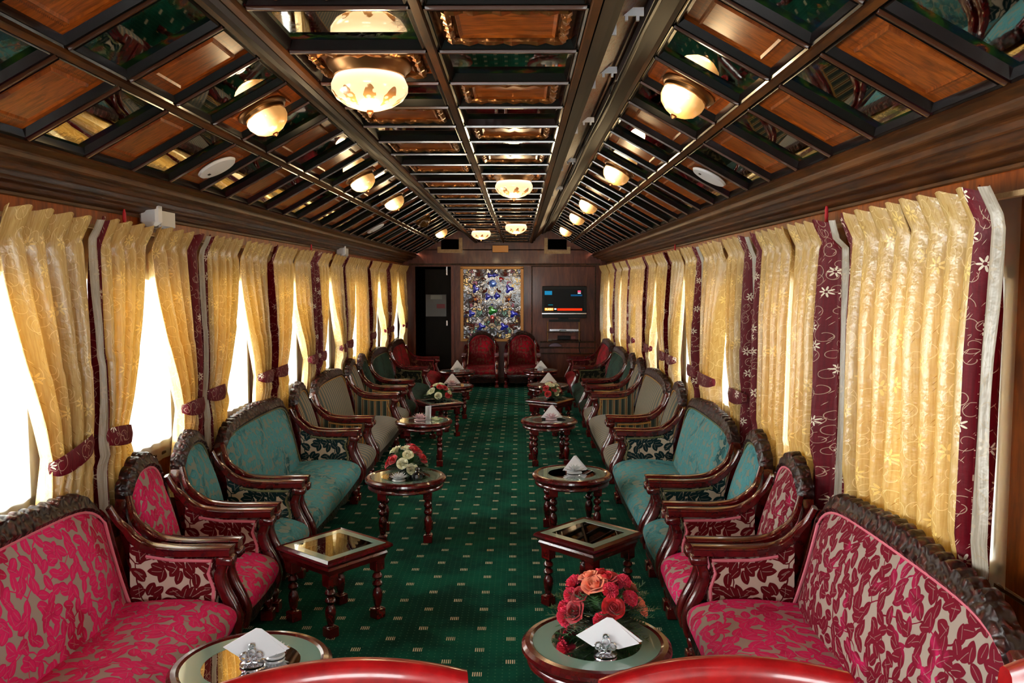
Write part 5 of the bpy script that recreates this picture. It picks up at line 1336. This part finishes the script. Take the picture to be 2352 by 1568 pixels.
wall_frame(-1, 3.06, 3.20, 1.48, 1.68, 'small dark framed picture high between the left window curtains', 'black'); wall_frame(-1, 3.06, 3.20, 1.30, 1.46, 'small gilt framed picture between the left window curtains')
wall_frame(1, 2.02, 2.16, 1.32, 1.50, 'gilt framed picture at the right edge of the view')
for (s, y, z, lab) in ((-1, 3.235, 1.13, 'black switch plate on the wall between the left curtains'), (1, 2.11, 1.07, 'black switch with red button on the right wall edge')):
    m = MB(); m.box((min(s * WX, s * (WX - .02)), y - .04, z - .06), (max(s * WX, s * (WX - .02)), y + .04, z + .05), 0, .004); o = m.build('switch_plate', M['black'], smooth=False)
    if s > 0: mm = MB(); mm.lathe([(0, -.02), (.018, -.018), (.020, 0), (0, .004)], seg=16); b = mm.build('red_button', plain('red button', srgb(220, 20, 30), .3), o, mat=Matrix.Translation((s * (WX - .022), y, z + .01)) @ Matrix.Rotation(s * PI / 2, 4, 'Y'))
    tag(o, lab, 'switch')

# ------------------------------------------------------------------ foreground wooden chairs: only their top rails reach into view
M['cherry'] = wood('glossy cherry wood', srgb(128, 4, 10), srgb(164, 14, 18), .28, .5, (3, 3, 3), 3)
def wood_chair(loc, rz, label):
    r = empty('wooden_chair', loc, rz)
    # local: back rail bows away from the sitter towards +y, seat towards -y
    def rail(z, h, w_=.47, bow=.085, th=.026, name='top_rail'):
        m = MB(); rings = []; n = 26
        for i in range(n + 1):
            t = i / n * 2 - 1; x = t * w_ / 2; y = bow * (1 - t * t); ring = []; zz = z + .012 * (1 - t * t)
            for q in range(16):
                a = 2 * PI * q / 16; ca, sa = math.cos(a), math.sin(a); k = (abs(ca) ** 3 + abs(sa) ** 3) ** (-1 / 3)
                ring.append((x, y + ca * k * th / 2, zz + sa * k * h / 2))
            rings.append(ring)
        m.loft(rings, caps=True); return m.build(name, M['cherry'], r, angle=50)
    rail(.905, .082, .40, .045, .042); rail(.62, .04, .36, .045, .02, 'lower_rail')
    for q in range(5):
        x = (q - 2) * .06; m = MB(); m.tube([(x, .05 * (1 - (x / .2) ** 2), .63), (x, .05 * (1 - (x / .2) ** 2), .88)], .01, 8, flat=(.024, .010, (1, 0, 0))); m.build('back_slat', M['cherry'], r)
    for s in (-1, 1):
        m = MB(); m.tube(catmull([(s * .17, .02, .90), (s * .175, .0, .6), (s * .18, -.02, .42), (s * .185, .02, .0)], 5), .016, 10); m.build('leg', M['cherry'], r)
        m = MB(); m.tube([(s * .18, -.38, .42), (s * .18, -.38, .0)], .016, 10, rad=[1.1, .8]); m.build('leg', M['cherry'], r)
    m = MB(); m.box((-.205, -.41, .405), (.205, .01, .45), 0, .012); m.build('seat', M['cherry'], r)
    tag(r, label, 'chair', 'glossy cherry wood chairs in the foreground'); return r
wood_chair((-.055, 1.25, 0), .14, 'glossy cherry wood chair whose top rail shows at the bottom left')
wood_chair((.552, 1.25, .007), .07, 'glossy cherry wood chair whose top rail shows at the bottom right of the aisle')
wood_chair((1.22, 1.30, 0), .0, 'cherry wood chair of which only a rail end shows at the bottom right corner')
